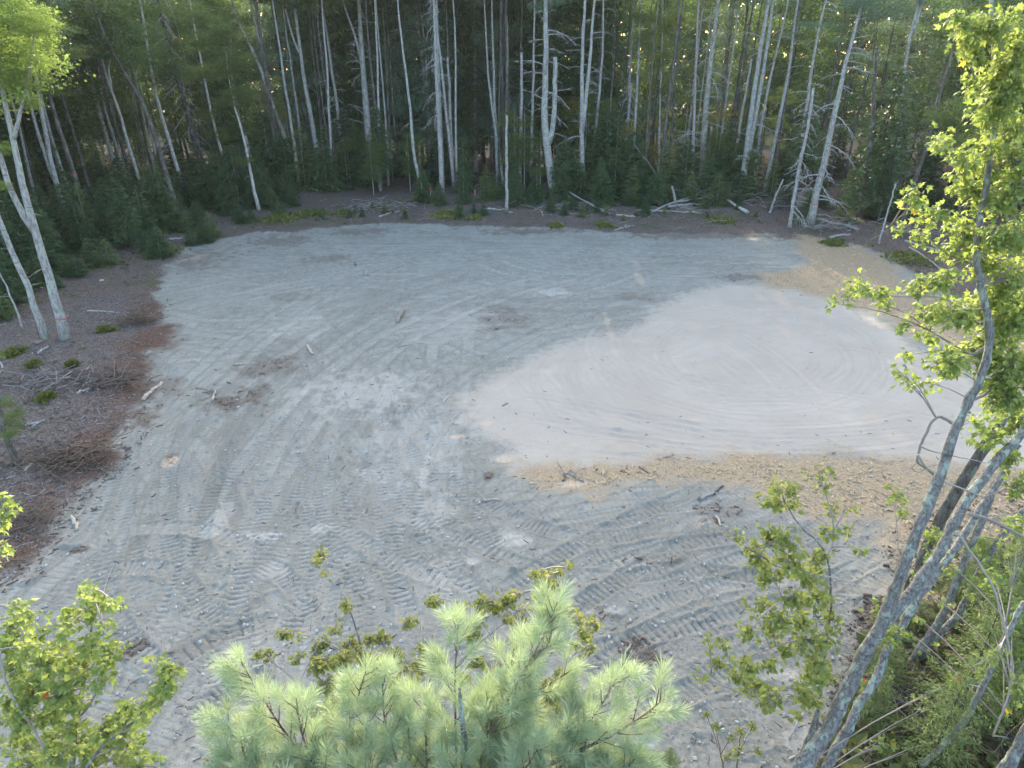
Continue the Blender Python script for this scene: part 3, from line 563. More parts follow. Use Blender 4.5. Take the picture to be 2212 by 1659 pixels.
E('narrow brownish trunk just left of the smooth grey one', 'tree', 'maple_tree', [(667, 310), (655, 230), (643, 167), (630, 60)], 6, 'deep', top=17, y=69, kind='far', crownz=HIC)
E('dead spruce with short level branches left of the big bare pine', 'dead tree', 'dead_spruce', [(748, 390), (738, 300), (717, 150), (705, 80), (697, 17)], 8, 'dead', top=15, br=44, brL=(.8, 1.9), tilt=(-.3, .1))
E('thin grey pole close against the level branched dead spruce', 'dead tree', 'dead_spruce', [(713, 297), (710, 230), (707, 167), (700, 60)], 6, 'dead', top=15, y=64, br=14, brL=(.6, 1.2))
# centre
E('big bare pine with heavy upturned dead limbs, left of centre', 'tree', 'pine_tree', [(804, 393), (800, 340), (794, 283), (787, 187), (783, 130), (780, 83), (775, 0)], 16, 'grey', top=17, br=46, brL=(1.0, 3.0), brz=(.25, .92), tilt=(-.1, .7), kind='pine', crownz=(14.5, 16.5), forks=[dict(px=[(784, 150), (772, 90), (757, 50), (747, 20)], w=6)])
E('slim grey trunk close on the right of the big bare pine', 'tree', 'maple_tree', [(820, 330), (817, 213), (815, 130), (812, 33)], 6, 'grey', top=16, y=64, kind='far', crownz=(14, 16))
E('slightly curved birch with a splintered pale foot', 'tree', 'birch_tree', [(917, 427), (905, 385), (894, 350), (890, 300), (887, 250), (882, 190), (874, 143), (864, 67), (859, 0)], 7, 'grey', top=16, y=62, kind='far', crownz=(14, 16))
E('tall lichen pale pine lined with bare branches, right of the curved birch', 'tree', 'pine_tree', [(944, 377), (936, 310), (927, 247), (921, 190), (914, 143), (905, 70), (897, 0)], 11, 'grey', top=17, br=44, brL=(.8, 2.4), brz=(.1, .95), tilt=(-.2, .3), kind='pine', crownz=(15, 17))
E('twiggy dead spruce thick with fine drooping branches, centre left', 'dead tree', 'dead_spruce', [(952, 360), (949, 280), (945, 200), (940, 90), (937, 0)], 10, 'dead', top=17, y=62, br=80, brL=(.7, 1.8), brz=(.3, .98), tilt=(-.8, -.2))
E('thin dead stem crossing beside the twiggy spruce', 'dead tree', 'dead_spruce', [(970, 300), (963, 240), (957, 183), (950, 110), (944, 67)], 7, 'dead', top=13, y=64, br=20, brL=(.5, 1.3), tilt=(-.7, -.1))
E('broken grey snag without branches next to the twiggy spruce', 'snag', 'tree_snag', [(975, 293), (971, 200), (967, 123)], 6, 'dead', y=65, snapped=True, br=3, brL=(.3, .6))
E('straight dead spruce with even rows of drooping branches at the centre', 'dead tree', 'dead_spruce', [(1027, 370), (1026, 300), (1026, 200), (1025, 100), (1024, 0)], 8, 'dead', top=17, br=90, brL=(.7, 2.0), brz=(.15, .98), tilt=(-.8, -.15))
E('left one of two close grey trunks right of the centre dead spruce', 'tree', 'maple_tree', [(1067, 263), (1060, 220), (1057, 200), (1052, 130), (1049, 67)], 6, 'grey', top=15, y=66, br=10, brL=(.5, 1.4), kind='far', crownz=(14,))
E('right one of two close grey trunks right of the centre dead spruce', 'tree', 'maple_tree', [(1070, 257), (1067, 180), (1065, 100), (1062, 0)], 7, 'grey', top=17, y=67, kind='far', crownz=(14, 16))
E('brownish trunk rising behind the sawn off pole', 'tree', 'pine_tree', [(1099, 253), (1096, 150), (1094, 77), (1085, 0)], 8, 'deep', top=17, y=70, kind='pine', crownz=HIC)
E('topless snag with a slanting side limb, left of the great forked pine', 'snag', 'tree_snag', [(1125, 283), (1127, 200), (1126, 113)], 7, 'grey', y=66, snapped=True, br=8, brL=(.6, 2.0))
E('pale sawn off pole standing alone at the clearing edge', 'snag', 'cut_pole', [(1095, 453), (1094, 380), (1094, 300), (1094, 249)], 6.5, 'dead', snapped=True, br=7, brL=(.12, .3), brz=(.3, .98))
E('great forked pine with a snapped right stem and a green top', 'tree', 'pine_tree', [(1190, 375), (1182, 325), (1174, 283), (1176, 220), (1179, 167), (1179, 90), (1179, 33), (1178, -10)], 17, 'grey', y=60, top=18, br=34, brL=(.8, 2.6), brz=(.3, .85), tilt=(-.2, .5), kind='pine', crownz=(15, 17), blobs=[(1170, 15, 30), (1195, 5, 28), (1150, 90, 14)],
  forks=[dict(px=[(1186, 310), (1194, 283), (1198, 230), (1199, 167), (1199, 123)], w=12, snap=True, br=6)])
E('pale broken trunk seen just left of the great forked pine', 'snag', 'tree_snag', [(1150, 260), (1153, 150), (1154, 20), (1155, -20)], 7, 'dead', y=66, top=14, br=8, brL=(.5, 1.2))
E('twin stemmed pine parting low, right of the great forked pine', 'tree', 'pine_tree', [(1257, 343), (1257, 290), (1257, 233), (1256, 180), (1257, 133), (1264, 0)], 11, 'grey', top=17, y=61, br=26, brL=(.7, 2.2), tilt=(-.1, .4), kind='pine', crownz=(15, 17), forks=[dict(px=[(1258, 285), (1263, 250), (1268, 190), (1274, 133), (1284, 0)], w=9, br=14)])
E('slender bare trunk with level branches right of the twin stemmed pine', 'tree', 'pine_tree', [(1287, 283), (1293, 220), (1299, 167), (1302, 80), (1304, 0)], 7, 'grey', top=17, y=64, br=24, brL=(.7, 2.0), kind='pine', crownz=(15.5,))
E('grey green spruce with a bare lower trunk and a wispy crown', 'tree', 'spruce_tree', [(1347, 403), (1349, 350), (1352, 300), (1358, 240), (1364, 180)], 7, 'dead', snapped=True, br=60, brL=(.7, 2.2), brz=(.2, .98), tilt=(-.7, -.1))
E('light green young maple standing behind the wispy spruce', 'tree', 'maple_tree', [(1425, 277), (1427, 190), (1430, 100), (1431, 30)], 5, 'grey', y=64, top=13, kind='mid', blobs=[(1420, 60, 42), (1440, 110, 36), (1395, 90, 34), (1455, 40, 36), (1410, 140, 28), (1440, 190, 20), (1385, 30, 36)])
E('crooked thin dead stem leaning right in front of the wispy spruce', 'dead tree', 'dead_sapling', [(1374, 383), (1380, 355), (1387, 333), (1397, 310), (1404, 285)], 4, 'dead', snapped=True, br=5, brL=(.5, 1.4))
E('bare thin trunk propped slantwise towards the log pile', 'dead tree', 'leaning_trunk', [(1457, 433), (1425, 385), (1395, 345), (1370, 313)], 5, 'deep', snapped=True)
E('short broken stub beside the slantwise trunk', 'snag', 'tree_snag', [(1459, 443), (1456, 420), (1452, 402)], 6, 'dead', snapped=True, br=3, brL=(.4, .9))
# right
E('large pale pine with a second thin stem at its foot, right of centre', 'tree', 'pine_tree', [(1518, 410), (1519, 340), (1522, 267), (1529, 190), (1535, 133), (1543, 70), (1550, 17), (1553, -10)], 14, 'grey', top=18, br=50, brL=(.8, 3.0), brz=(.1, .9), tilt=(-.2, .4), kind='pine', crownz=(15, 17), blobs=[(1500, 60, 20), (1590, 10, 26)], forks=[dict(px=[(1527, 385), (1531, 330), (1537, 273)], w=5, snap=True)])
E('thin trunk with level dead branches left of the large pale pine', 'dead tree', 'dead_spruce', [(1498, 310), (1500, 230), (1503, 150), (1506, 60)], 7, 'dead', y=64, top=13, br=26, brL=(.6, 1.8))
E('narrow trunk first to the right of the large pale pine', 'tree', 'maple_tree', [(1558, 303), (1566, 230), (1575, 167), (1588, 67)], 6, 'grey', y=66, top=17, kind='far', crownz=HIC)
E('dark thicker trunk second to the right of the large pale pine', 'tree', 'pine_tree', [(1578, 307), (1590, 215), (1602, 133), (1612, 40)], 9, 'deep', y=68, top=17, kind='pine', crownz=HIC)
E('slender dead pole left of the double trunk pine', 'dead tree', 'tree_snag', [(1588, 337), (1598, 270), (1608, 217), (1623, 127)], 6, 'dead', y=62, snapped=True, br=10, brL=(.4, 1.1))
E('double trunk pine with two close parallel stems', 'tree', 'pine_tree', [(1608, 363), (1614, 305), (1622, 250), (1633, 175), (1642, 117), (1660, 0)], 13, 'grey', y=60, top=18, br=20, brL=(.7, 2.2), tilt=(-.1, .5), kind='pine', crownz=(15.5, 17), blobs=[(1640, 0, 34)], forks=[dict(px=[(1616, 345), (1632, 250), (1645, 183), (1668, 17)], w=10, br=10)])
E('slim bare trunk right of the double trunk pine', 'tree', 'pine_tree', [(1635, 333), (1645, 265), (1657, 200), (1682, 90), (1702, 10)], 7, 'grey', y=62, top=17, br=20, brL=(.7, 1.8), kind='pine', crownz=(15.5,))
E('grey trunk behind the horizontal pine bough', 'tree', 'maple_tree', [(1677, 290), (1687, 240), (1697, 200), (1713, 83), (1720, 20)], 8, 'grey', y=61, top=16, br=10, brL=(.8, 2), kind='far', crownz=(14, 16))
E('small dead spruce with pale stem and bare grey boughs at the gravel corner', 'tree', 'dead_spruce', [(1705, 493), (1715, 425), (1728, 350), (1742, 293), (1752, 230), (1757, 190)], 7, 'dead', snapped=True, br=46, brL=(.7, 1.9), brz=(.12, .98), tilt=(-.5, 0))
E('bent branchy trunk passing behind the horizontal pine bough', 'dead tree', 'dead_spruce', [(1730, 330), (1742, 220), (1752, 150), (1765, 83), (1785, 0)], 8, 'dead', y=57, top=16, br=34, brL=(.9, 2.4), tilt=(-.4, .2))
E('big leaning pine at the gravel corner with a level green bough', 'tree', 'pine_tree', [(1748, 487), (1760, 430), (1775, 377), (1785, 330), (1795, 283), (1804, 240), (1812, 200), (1822, 155), (1832, 117), (1862, 10), (1870, -20)], 15, 'grey', top=16, br=34, brL=(.9, 2.8), brz=(.08, .85), tilt=(-.2, .3), kind='pine', crownz=(14, 15.5), blobs=[(1740, 55, 24), (1775, 55, 26), (1815, 58, 22), (1812, 88, 22), (1705, 72, 14), (1838, 150, 12), (1870, 155, 12), (1850, 120, 14), (1840, 10, 26)], tape=(1758, 440))
E('thin pale stem leaning against the small dead spruce', 'dead tree', 'dead_sapling', [(1662, 462), (1675, 425), (1692, 387)], 5, 'dead', snapped=True, br=5, brL=(.4, .9))
E('dark hemlock with a full drooping crown, right of the leaning pine', 'tree', 'hemlock_tree', [(1855, 473), (1864, 410), (1875, 350), (1885, 270), (1890, 180), (1893, 110)], 9, 'dark', snapped=True)
E('thin tilted dead stem at the edge of the shaded hollow', 'dead tree', 'dead_sapling', [(1898, 527), (1907, 495), (1915, 467), (1935, 397)], 4, 'dead', snapped=True, br=5, brL=(.3, .7))
E('long bare spruce trunk tilting over the shaded hollow on the right', 'dead tree', 'dead_spruce', [(1975, 400), (1995, 335), (2008, 290), (2025, 225), (2042, 167), (2062, 100), (2075, 50)], 9, 'dark', y=48, top=16, br=34, brL=(.8, 2.2), tilt=(-.6, 0))
E('pale trunk forking near the frame top above the hemlock', 'tree', 'pine_tree', [(1945, 250), (1948, 200), (1952, 150), (1960, 105), (1968, 67), (1982, 10)], 9, 'grey', y=58, top=17, br=12, brL=(.8, 1.8), kind='pine', crownz=(15,), blobs=[(1990, 5, 26)], forks=[dict(px=[(1968, 80), (1978, 50), (1990, 15)], w=6)])
E('grey leaved young maple half hidden by the near maple, right woods', 'tree', 'maple_tree', [(2070, 420), (2062, 350), (2060, 280), (2065, 200)], 6, 'dark', y=40, top=9, kind='mid', blobs=[(2060, 260, 40), (2090, 230, 40), (2040, 300, 30), (2075, 320, 34), (2110, 300, 40), (2020, 250, 24)])
E('small leafy stump sprout with a short dark trunk at the left border', 'tree', 'stump_sprout', [(40, 1003), (26, 968), (10, 940), (4, 905)], 14, 'dark', top=3.2, kind='mid', blobs=[(10, 905, 26), (30, 890, 22), (0, 870, 26), (35, 920, 20), (18, 935, 22), (5, 1010, 16)], forks=())
for lab, px, w_ in (('short pale stump leaning on the dead spruce foot', [(459, 422), (457, 400)], 9), ('broken reddish stump in the dark left understory', [(241, 428), (233, 410)], 7)):
    E(lab, 'stump', 'tree_stump', px, w_, 'dead', snapped=True)

# live hemlock and spruce boughs on their trunks
def bough_crown(px, py0, py1, y, w, mesh, label=None):
    pass
def fir_thing(x, y, h, wd, mesh, label, group, mh, stem='deep', name='fir_tree', bare=0.0, cat='fir tree'):
    r = random.Random(int(x * 977 + y * 31)); z = HZ(x, y)
    root = thing(name, (x, y, z - .05), label, cat, group, r.uniform(0, 6.28))
    s_ = h / mh; link('crown', mesh, root, mat=Matrix.Translation((0, 0, bare)) @ Matrix.Diagonal((wd * s_, wd * s_, (h - bare) / mh, 1)))
    link('trunk', STEM[stem], root, mat=Matrix.Diagonal((h * .012, h * .012, h * .97, 1)))
    return root
STEM = {k: MB().tube([[0, 0, 0], [.3, .2, .35], [0, .2, .7], [0, 0, 1]], [1, .8, .5, .15], 6).mesh('trunk', M[k], True) for k in ('deep', 'grey', 'dead')}
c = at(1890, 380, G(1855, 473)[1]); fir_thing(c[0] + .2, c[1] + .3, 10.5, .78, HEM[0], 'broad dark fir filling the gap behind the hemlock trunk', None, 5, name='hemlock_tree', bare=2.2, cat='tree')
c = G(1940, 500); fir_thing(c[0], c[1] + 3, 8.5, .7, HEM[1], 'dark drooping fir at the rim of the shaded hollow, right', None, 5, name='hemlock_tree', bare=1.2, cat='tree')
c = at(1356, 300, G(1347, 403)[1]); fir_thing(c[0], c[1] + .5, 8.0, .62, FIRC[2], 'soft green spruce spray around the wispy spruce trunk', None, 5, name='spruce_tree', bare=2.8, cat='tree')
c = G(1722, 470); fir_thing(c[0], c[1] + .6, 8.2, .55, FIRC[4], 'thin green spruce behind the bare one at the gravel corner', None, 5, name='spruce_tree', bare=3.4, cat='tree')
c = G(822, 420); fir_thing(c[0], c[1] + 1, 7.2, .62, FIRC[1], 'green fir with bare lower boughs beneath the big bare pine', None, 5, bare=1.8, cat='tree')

# young firs in front of and among the trunks
rr = random.Random(11); K = 0
def scatter_firs(pts, lab, group):
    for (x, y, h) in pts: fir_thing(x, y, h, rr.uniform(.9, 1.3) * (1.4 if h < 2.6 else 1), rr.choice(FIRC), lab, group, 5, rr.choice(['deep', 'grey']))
pts = []
for k in range(150):
    px = rr.uniform(520, 2050); py = rr.uniform(404, 449) if px < 1640 else rr.uniform(425, 485)
    g = G(px, py); h = rr.choice([2.4, 3.2, 4.0, 4.8, 5.6, 6.4]) * rr.uniform(.8, 1.15)
    if py > 432: h *= .55
    if 640 < px < 800 and py > 415: continue
    if 800 < px < 900 and py > 408: continue
    if px > 1640 and rr.random() < .4: continue
    pts.append((g[0], g[1], h))
for k in range(36):
    y = rr.uniform(66, 74); x = rr.uniform(-34, 40); pts.append((x, y, rr.uniform(3, 6.5)))
scatter_firs(pts, 'young green fir in the belt along the far side of the clearing', 'young firs along the far side')
pts = []; tries = 0
while len(pts) < 185 and tries < 4000:
    tries += 1; px = rr.uniform(-150, 640); lim = (690 if px > 30 else 712) - (px / 365) * 125 if px < 365 else 565 - (px - 365) * .40; py = rr.uniform(385, lim) if rr.random() < .45 else rr.uniform(lim - 130, lim)
    if py > lim - 8 or (40 < px < 190 and py > 645): continue
    g = G(px, py); d = lim - py
    h = (rr.uniform(1.0, 1.9) if d < 50 else rr.uniform(1.9, 4.8)); pts.append((g[0], g[1], h))
scatter_firs(pts, 'dark low fir in the shaded understory left of the clearing', 'dark firs in the left understory')

# the woods behind
FT = []
for s in range(6):
    r = np.random.default_rng(60 + s); P = smooth_path([[0, 0, 0], [r.normal() * .15, r.normal() * .15, 5], [r.normal() * .3, r.normal() * .3, 11], [r.normal() * .4, r.normal() * .4, 18]], 9)
    FT.append((P, [MB().tube(P, .15 * (1 - .75 * np.linspace(0, 1, 9)), 6).mesh('trunk', M[mm], True) for mm in ('deep', 'grey', 'dark')]))
def filler(x, y, kind, group, lab, hs, low=False, br=0, bark=None):
    rng = random.Random(int(abs(x) * 1301 + y * 77)); P, ms = rng.choice(FT); h = rng.uniform(*hs) / 18
    z = HZ(x, y)
    root = thing('pine_tree' if kind == 'pine' else 'hardwood_tree', (x, y, z - .05), lab, 'tree', group, rng.uniform(0, 6.28))
    wr = rng.uniform(.6, 1.25); link('trunk', ms[rng.choice([0, 0, 1, 2]) if bark is None else bark], root, mat=Matrix.Diagonal((wr, wr, h, 1)))
    Ps = P * np.array([wr, wr, h]); crowns(root, Ps, kind, [h * 18 * q for q in ((.80, .90, 1.0) if not low else (.22, .36, .5, .64, .78, .92))], rng.uniform(2.0, 2.9), rng)
    if br: hangers(root, Ps, 0, DEADM['dark'], br, 2.5, h * 11, .7, 1.8, (-.5, .2), rng=rng)
def scr(p): return p[0] / (p[1] * CT + (CAM_H - p[2]) * ST)
rr = random.Random(21)
def gap_at(x, y): return -13 + (y - 65) * -.12 < x < 1 + (y - 65) * -.12
n = 0
while n < 225:                                            # beyond the far edge
    y = rr.uniform(72, 92) if rr.random() < .66 else rr.uniform(62, 71); x = rr.uniform(-66, 66) if rr.random() < .7 else rr.uniform(-22, 22); deep = y > 71
    if n % 5 == 0: y = rr.uniform(72, 92); x = -7 - (y - 65) * .1 + rr.uniform(-9, 9); deep = True  # every fifth tree packed into the sun's line to block its streaks
    n += 1; kd = 'pine' if rr.random() < .4 else 'far'
    filler(x, y, kd, 'trees of the far woods', 'shaded trunk crowded in the woods beyond the clearing', (17, 22) if deep else (20, 24), low=deep, br=(10 if not deep else 0), bark=(None if deep else rr.choice([1, 0, 0, 2])))
rr = random.Random(29)
for k in range(26):                                       # a thick stand added in the far woods to block sun streaks on the clearing
    y = rr.uniform(72, 90); filler(-9 + 20 * (k + rr.random()) / 26, y, 'pine' if k % 3 == 0 else 'far', 'trees of the far woods', 'shaded trunk crowded in the woods beyond the clearing', (20, 25), low=True)
rr = random.Random(33)
for k in range(34):                                       # more depth behind the left corner
    y = rr.uniform(66, 86); x = -(.68 * y + 3.6) * rr.uniform(.30, 1.05); filler(x, y, 'pine' if k % 3 == 0 else 'far', 'trees of the left woods', 'dim trunk in the deep shade of the left woods', (15, 21), low=True)
rr = random.Random(22); n = 0
while n < 80:                                             # left woods
    y = rr.uniform(30, 66); x = -(.68 * y + 3.6) * rr.uniform(.42, 1.25)
    px = 1106 + scr((x, y, 0)) * FPX; py = 829.5 - FPX * ((y * ST - CAM_H * CT) / (y * CT + CAM_H * ST)); lim = 690 - px / 365 * 125 if px < 365 else 565 - (px - 365) * .40
    if x > -20 or (px > -20 and py > lim - 150) or (px <= -20 and py > 640): continue
    deep = px < -20 or py < lim - 190
    n += 1; kd = 'pine' if rr.random() < .3 else 'far'
    filler(x, y, kd, 'trees of the left woods', 'dim trunk in the deep shade of the left woods', (13, 18), low=deep and rr.random() < .85, br=(6 if rr.random() < .3 else 0))
rr = random.Random(23); n = 0
while n < 70:                                             # right woods
    x = rr.uniform(26, 66); y = rr.uniform(28, 68)
    if x < 32 + (58 - y) * .25: continue
    n += 1; kd = 'pine' if rr.random() < .5 else 'far'
    filler(x, y, kd, 'trees of the right woods', 'dark tree in the shaded woods right of the clearing', (13, 19), low=rr.random() < .75, br=(8 if rr.random() < .4 else 0))
rr = random.Random(26)
for k in range(34):                                       # green young hardwoods among the front trunks
    y = rr.uniform(61, 68); x = rr.uniform(0, 24) if k % 3 else rr.uniform(-24, 32); h = rr.uniform(4, 9.5)
    root = thing('maple_sapling', (x, y, -.16), 'light green young maple among the front trunks of the far woods', 'sapling', 'young maples among the far trunks')
    link('trunk', STEM['grey'], root, mat=Matrix.Diagonal((.05, .05, h, 1)))
    for q in (.45, .65, .88): link('crown', rr.choice(GOLD if k % 4 == 0 else MIDL), root, mat=Matrix.Translation((rr.uniform(-.5, .5), rr.uniform(-.5, .5), h * q)) @ Matrix.Scale(rr.uniform(.7, 1.25), 4))
rr = random.Random(24)
for k in range(26):                                       # sunlit saplings deep inside
    y = rr.uniform(72, 92); x = rr.uniform(-22, 30) if k > 9 else rr.uniform(-12, -2)
    root = thing('maple_sapling', (x, y, -.16), 'sunlit yellowing sapling glowing between the far trunks', 'sapling', 'sunlit saplings in the far woods'); h = rr.uniform(3, 7)
    link('trunk', STEM['grey'], root, mat=Matrix.Diagonal((.05, .05, h, 1)))
    for q in (.5, .8): link('crown', rr.choice(GOLD), root, mat=Matrix.Translation((rr.uniform(-.4, .4), rr.uniform(-.4, .4), h * q)) @ Matrix.Scale(rr.uniform(.9, 1.5), 4))
# the wooded skyline far behind, one mass
rr = random.Random(25); mbx = MB(); r_ = np.random.default_rng(9)
n = 95000; xs = r_.uniform(-190, 190, n); yv = r_.uniform(128, 165, n); top = 19 + 10 * fbm(xs * .12, yv * .05, 5, 3)
P = np.stack([xs, yv, r_.random(n) ** .8 * top], -1)
mbx.scatter(*DIAMOND, frames(r_.normal(size=(n, 3)), r_.random(n) * 6) * (.9 + .9 * r_.random(n))[:, None, None], P, r_.random(n))
o = link('far_woods', mbx.mesh('far_woods', M['backleaf']), kind='stuff'); o['label'] = 'sunlit far woods glimpsed through the trunks'; o['category'] = 'woods'

# ------------------------------------------------------------------ near trees
LEAFV = {}
for nm, tv, tf in (('maple', MAPLE, MAPLEF), ('poplar', OVAL * np.array([1, 1.1, 1]), OVALF), ('birchleaf', OVAL, OVALF)):
    LEAFV[nm] = [single(tv * np.array([1, q, 1]) + np.stack([0 * tv[:, 0], 0 * tv[:, 0], -c_ * tv[:, 1] ** 2 - c2 * tv[:, 0] ** 2], -1), tf, M[nm], 'leaf') for q, c_, c2 in ((1, .5, .2), (.9, 1.0, .35), (1.05, .2, .5))]
REDL = single(MAPLE, MAPLEF, M['red'], 'leaf'); YELL = single(MAPLE, MAPLEF, M['yellow'], 'leaf')
def near_tree(name, label, cat, stems, blobs, yc, kind, leafpx, bark, base=None, dens=1.5, seed=0, oddL=(), nobj=300, twigmat='twig', dy=.45):
    """stems: (name, picture points, y at foot, y at tip, width px at foot, at tip)"""
    r = np.random.default_rng(seed); st = []
    for (nm, px, y0, y1, w0, w1) in stems:
        L = np.r_[0, np.cumsum([math.hypot(px[i + 1][0] - px[i][0], px[i + 1][1] - px[i][1]) for i in range(len(px) - 1)])]; L = L / L[-1]
        W = np.array([at(a, b, y0 + (y1 - y0) * q) for (a, b), q in zip(px, L)]); st.append((nm, W, w0 * .84, w1 * .84))
    b0 = np.array(base) if base is not None else st[0][1][0].copy(); root = thing(name, b0, label, cat)
    allp = []
    for i, (nm, W, w0, w1) in enumerate(st):
        if i == 0 and W[0][2] > .1: W = np.concatenate([[np.array([W[0][0] - .15 * (W[1][0] - W[0][0]), W[0][1] + .1, -.05])], W])
        n = max(10, int(len(W) * 4)); P = smooth_path(W - b0, n, seed + i, .006); u = np.linspace(0, 1, n)
        rad = np.array([(w0 + (w1 - w0) * q) * mpp(p_ + b0) / 2 for q, p_ in zip(u, P)]); rad = rad * (1 + .07 * r.normal(size=n))
        link(nm, MB().tube(P, rad, 12 if w0 > 12 else 7).mesh(nm, M[bark if w0 > 9 else twigmat], True), root)
        allp.append(np.stack([np.interp(np.linspace(0, 1, 50), u, P[:, k]) for k in range(3)], -1))
    AP = np.concatenate(allp) if allp else np.zeros((1, 3))
    LP = []; LM = []; tw = MB()
    for (bx, by, rx, ry, *rest) in blobs:
        y = yc + (rest[0] if rest else 0) + r.uniform(-dy, dy); c = at(bx, by, y) - b0; s_ = mpp(c + b0)
        a_, b_ = rx * s_, ry * s_
        low = AP[:, 2] < c[2] + .1; cand = AP[low] if low.any() else AP; q = cand[np.argmin(((cand - c) ** 2).sum(1) + .4 * (cand[:, 2] - c[2] + .4) ** 2)]
        mid = (q + c) / 2 + np.array([0, 0, .08 * np.linalg.norm(q - c)]); Br = smooth_path([q, mid, c], 7, seed, .0)
        dl = np.linalg.norm(q - c); tw.tube(Br, np.linspace(min(.006 + .010 * dl, .012), .004, 7), 5)
        nl = max(6, int(dens * 1.75 * math.pi * rx * ry / (leafpx ** 2 * .55))); nt_ = max(2, nl // 7)
        for k in range(nt_):
            v = rdirs(1, r)[0] * r.random() ** .4 * np.array([a_, (a_ + b_) / 2, b_]); e = c + v; p0 = Br[r.integers(2, 7)]
            T = smooth_path([p0, (p0 + e) / 2 + [0, 0, .03], e], 5); tw.tube(T, np.linspace(.005, .002, 5), 3)
            m_ = nl // nt_ + (r.random() < (nl / nt_) % 1)
            for g_ in range(m_):
                f = .35 + .7 * r.random(); pp = p0 + (e - p0) * f + r.normal(size=3) * leafpx * s_ * .55; LP.append(pp)
                d = (e - p0) / (np.linalg.norm(e - p0) + 1e-6) * .5 + r.normal(size=3) * .6 + np.array([0, -.12, -.35]); LM.append(d)
    if not LP: return root
    LP = np.array(LP); LM = np.array(LM); n = len(LP); sc = leafpx * np.array([mpp(p_ + b0) for p_ in LP]) * (.5 + .85 * r.random(n))
    Mx = frames(LM, r.normal(size=n) * .75) * sc[:, None, None]
    if len(tw.v): link('twigs', tw.mesh('twigs', M[twigmat], True), root, kind='stuff')
    near = np.argsort(-(sc / np.maximum(.1, (LP + b0)[:, 1] * CT + (CAM_H - (LP + b0)[:, 2]) * ST)))[:nobj]; pick = np.zeros(n, bool); pick[near] = True
    vs_ = LEAFV[kind]
    for k, i in enumerate(np.nonzero(pick)[0]):
        o = link('leaf', vs_[k % 3], root, mat=m4(Mx[i], LP[i]))
        if kind == 'maple' and k == 117: o.data = REDL; o['label'] = 'red leaf'
        elif k % 70 == 9 and kind == 'maple': o.data = YELL; o['label'] = 'yellow leaf'
    if (~pick).any():
        mb = MB(); tv, tf = (MAPLE, MAPLEF) if kind == 'maple' else (OVAL, OVALF)
        mb.scatter(tv - np.stack([0 * tv[:, 0], 0 * tv[:, 0], .5 * tv[:, 1] ** 2 + .25 * tv[:, 0] ** 2], -1), tf, Mx[~pick], LP[~pick], r.random((~pick).sum())); link('foliage', mb.mesh('foliage', M[kind]), root, kind='stuff')
    return root
RB = [(2058, 36, 16, 24), (2080, 60, 26, 36), (2082, 100, 30, 26), (2110, 120, 34, 30), (2150, 60, 50, 60), (2190, 120, 40, 80), (2110, 180, 36, 36), (2160, 200, 60, 60), (2135, 250, 55, 40), (2190, 280, 50, 80), (2022, 297, 16, 20), (2042, 312, 25, 20), (2085, 345, 45, 30), (2140, 350, 65, 45), (2190, 420, 50, 65), (2110, 420, 60, 36), (2075, 390, 30, 20), (1972, 418, 22, 24), (1985, 440, 20, 18), (2025, 460, 40, 28), (2090, 490, 55, 38), (2160, 510, 60, 50), (1948, 490, 22, 9), (2000, 512, 32, 14), (2060, 540, 50, 22), (2130, 570, 60, 38), (2190, 600, 40, 60),
 (1795, 655, 14, 10), (1815, 640, 20, 12), (1840, 620, 22, 18), (1875, 625, 30, 16), (1905, 655, 22, 16), (1860, 592, 12, 12), (1915, 635, 28, 18), (1990, 610, 40, 28), (2040, 600, 46, 28), (2010, 670, 46, 28), (1960, 705, 20, 16), (2060, 680, 56, 36), (2120, 660, 56, 48), (2180, 700, 50, 60), (1990, 725, 28, 18), (2050, 770, 46, 36), (2110, 760, 66, 46), (2170, 790, 56, 56), (1935, 795, 18, 14), (1962, 808, 18, 13), (1950, 770, 16, 12), (1998, 825, 13, 16), (2030, 790, 36, 26), (2150, 850, 46, 46), (2190, 900, 40, 56), (2130, 930, 36, 36), (2180, 980, 40, 36), (2105, 905, 16, 14),
 (2008, 1150, 28, 20), (2012, 1195, 24, 20), (1935, 1066, 13, 12), (2100, 1270, 26, 20, 1), (2130, 1230, 30, 26, 1), (2180, 1300, 40, 50, 1), (2160, 1380, 30, 36, .5), (2195, 1480, 34, 60), (2135, 1450, 36, 18), (2170, 1560, 28, 26), (2145, 1240, 22, 16), (2195, 60, 40, 60), (2205, 180, 36, 60), (2200, 350, 40, 60), (2205, 500, 40, 60), (2205, 660, 40, 60), (2205, 800, 40, 60), (2195, 860, 46, 50), (2150, 640, 50, 40), (2150, 740, 50, 40), (2205, 1050, 30, 40), (2200, 1150, 30, 40, .6), (2205, 1420, 30, 50, .3), (2200, 1620, 30, 40), (2160, 150, 40, 40), (2130, 320, 40, 30), (1940, 1300, 28, 22, 1), (1900, 1320, 28, 18, 1), (1965, 1255, 18, 14, 1), (2090, 1490, 22, 16)]
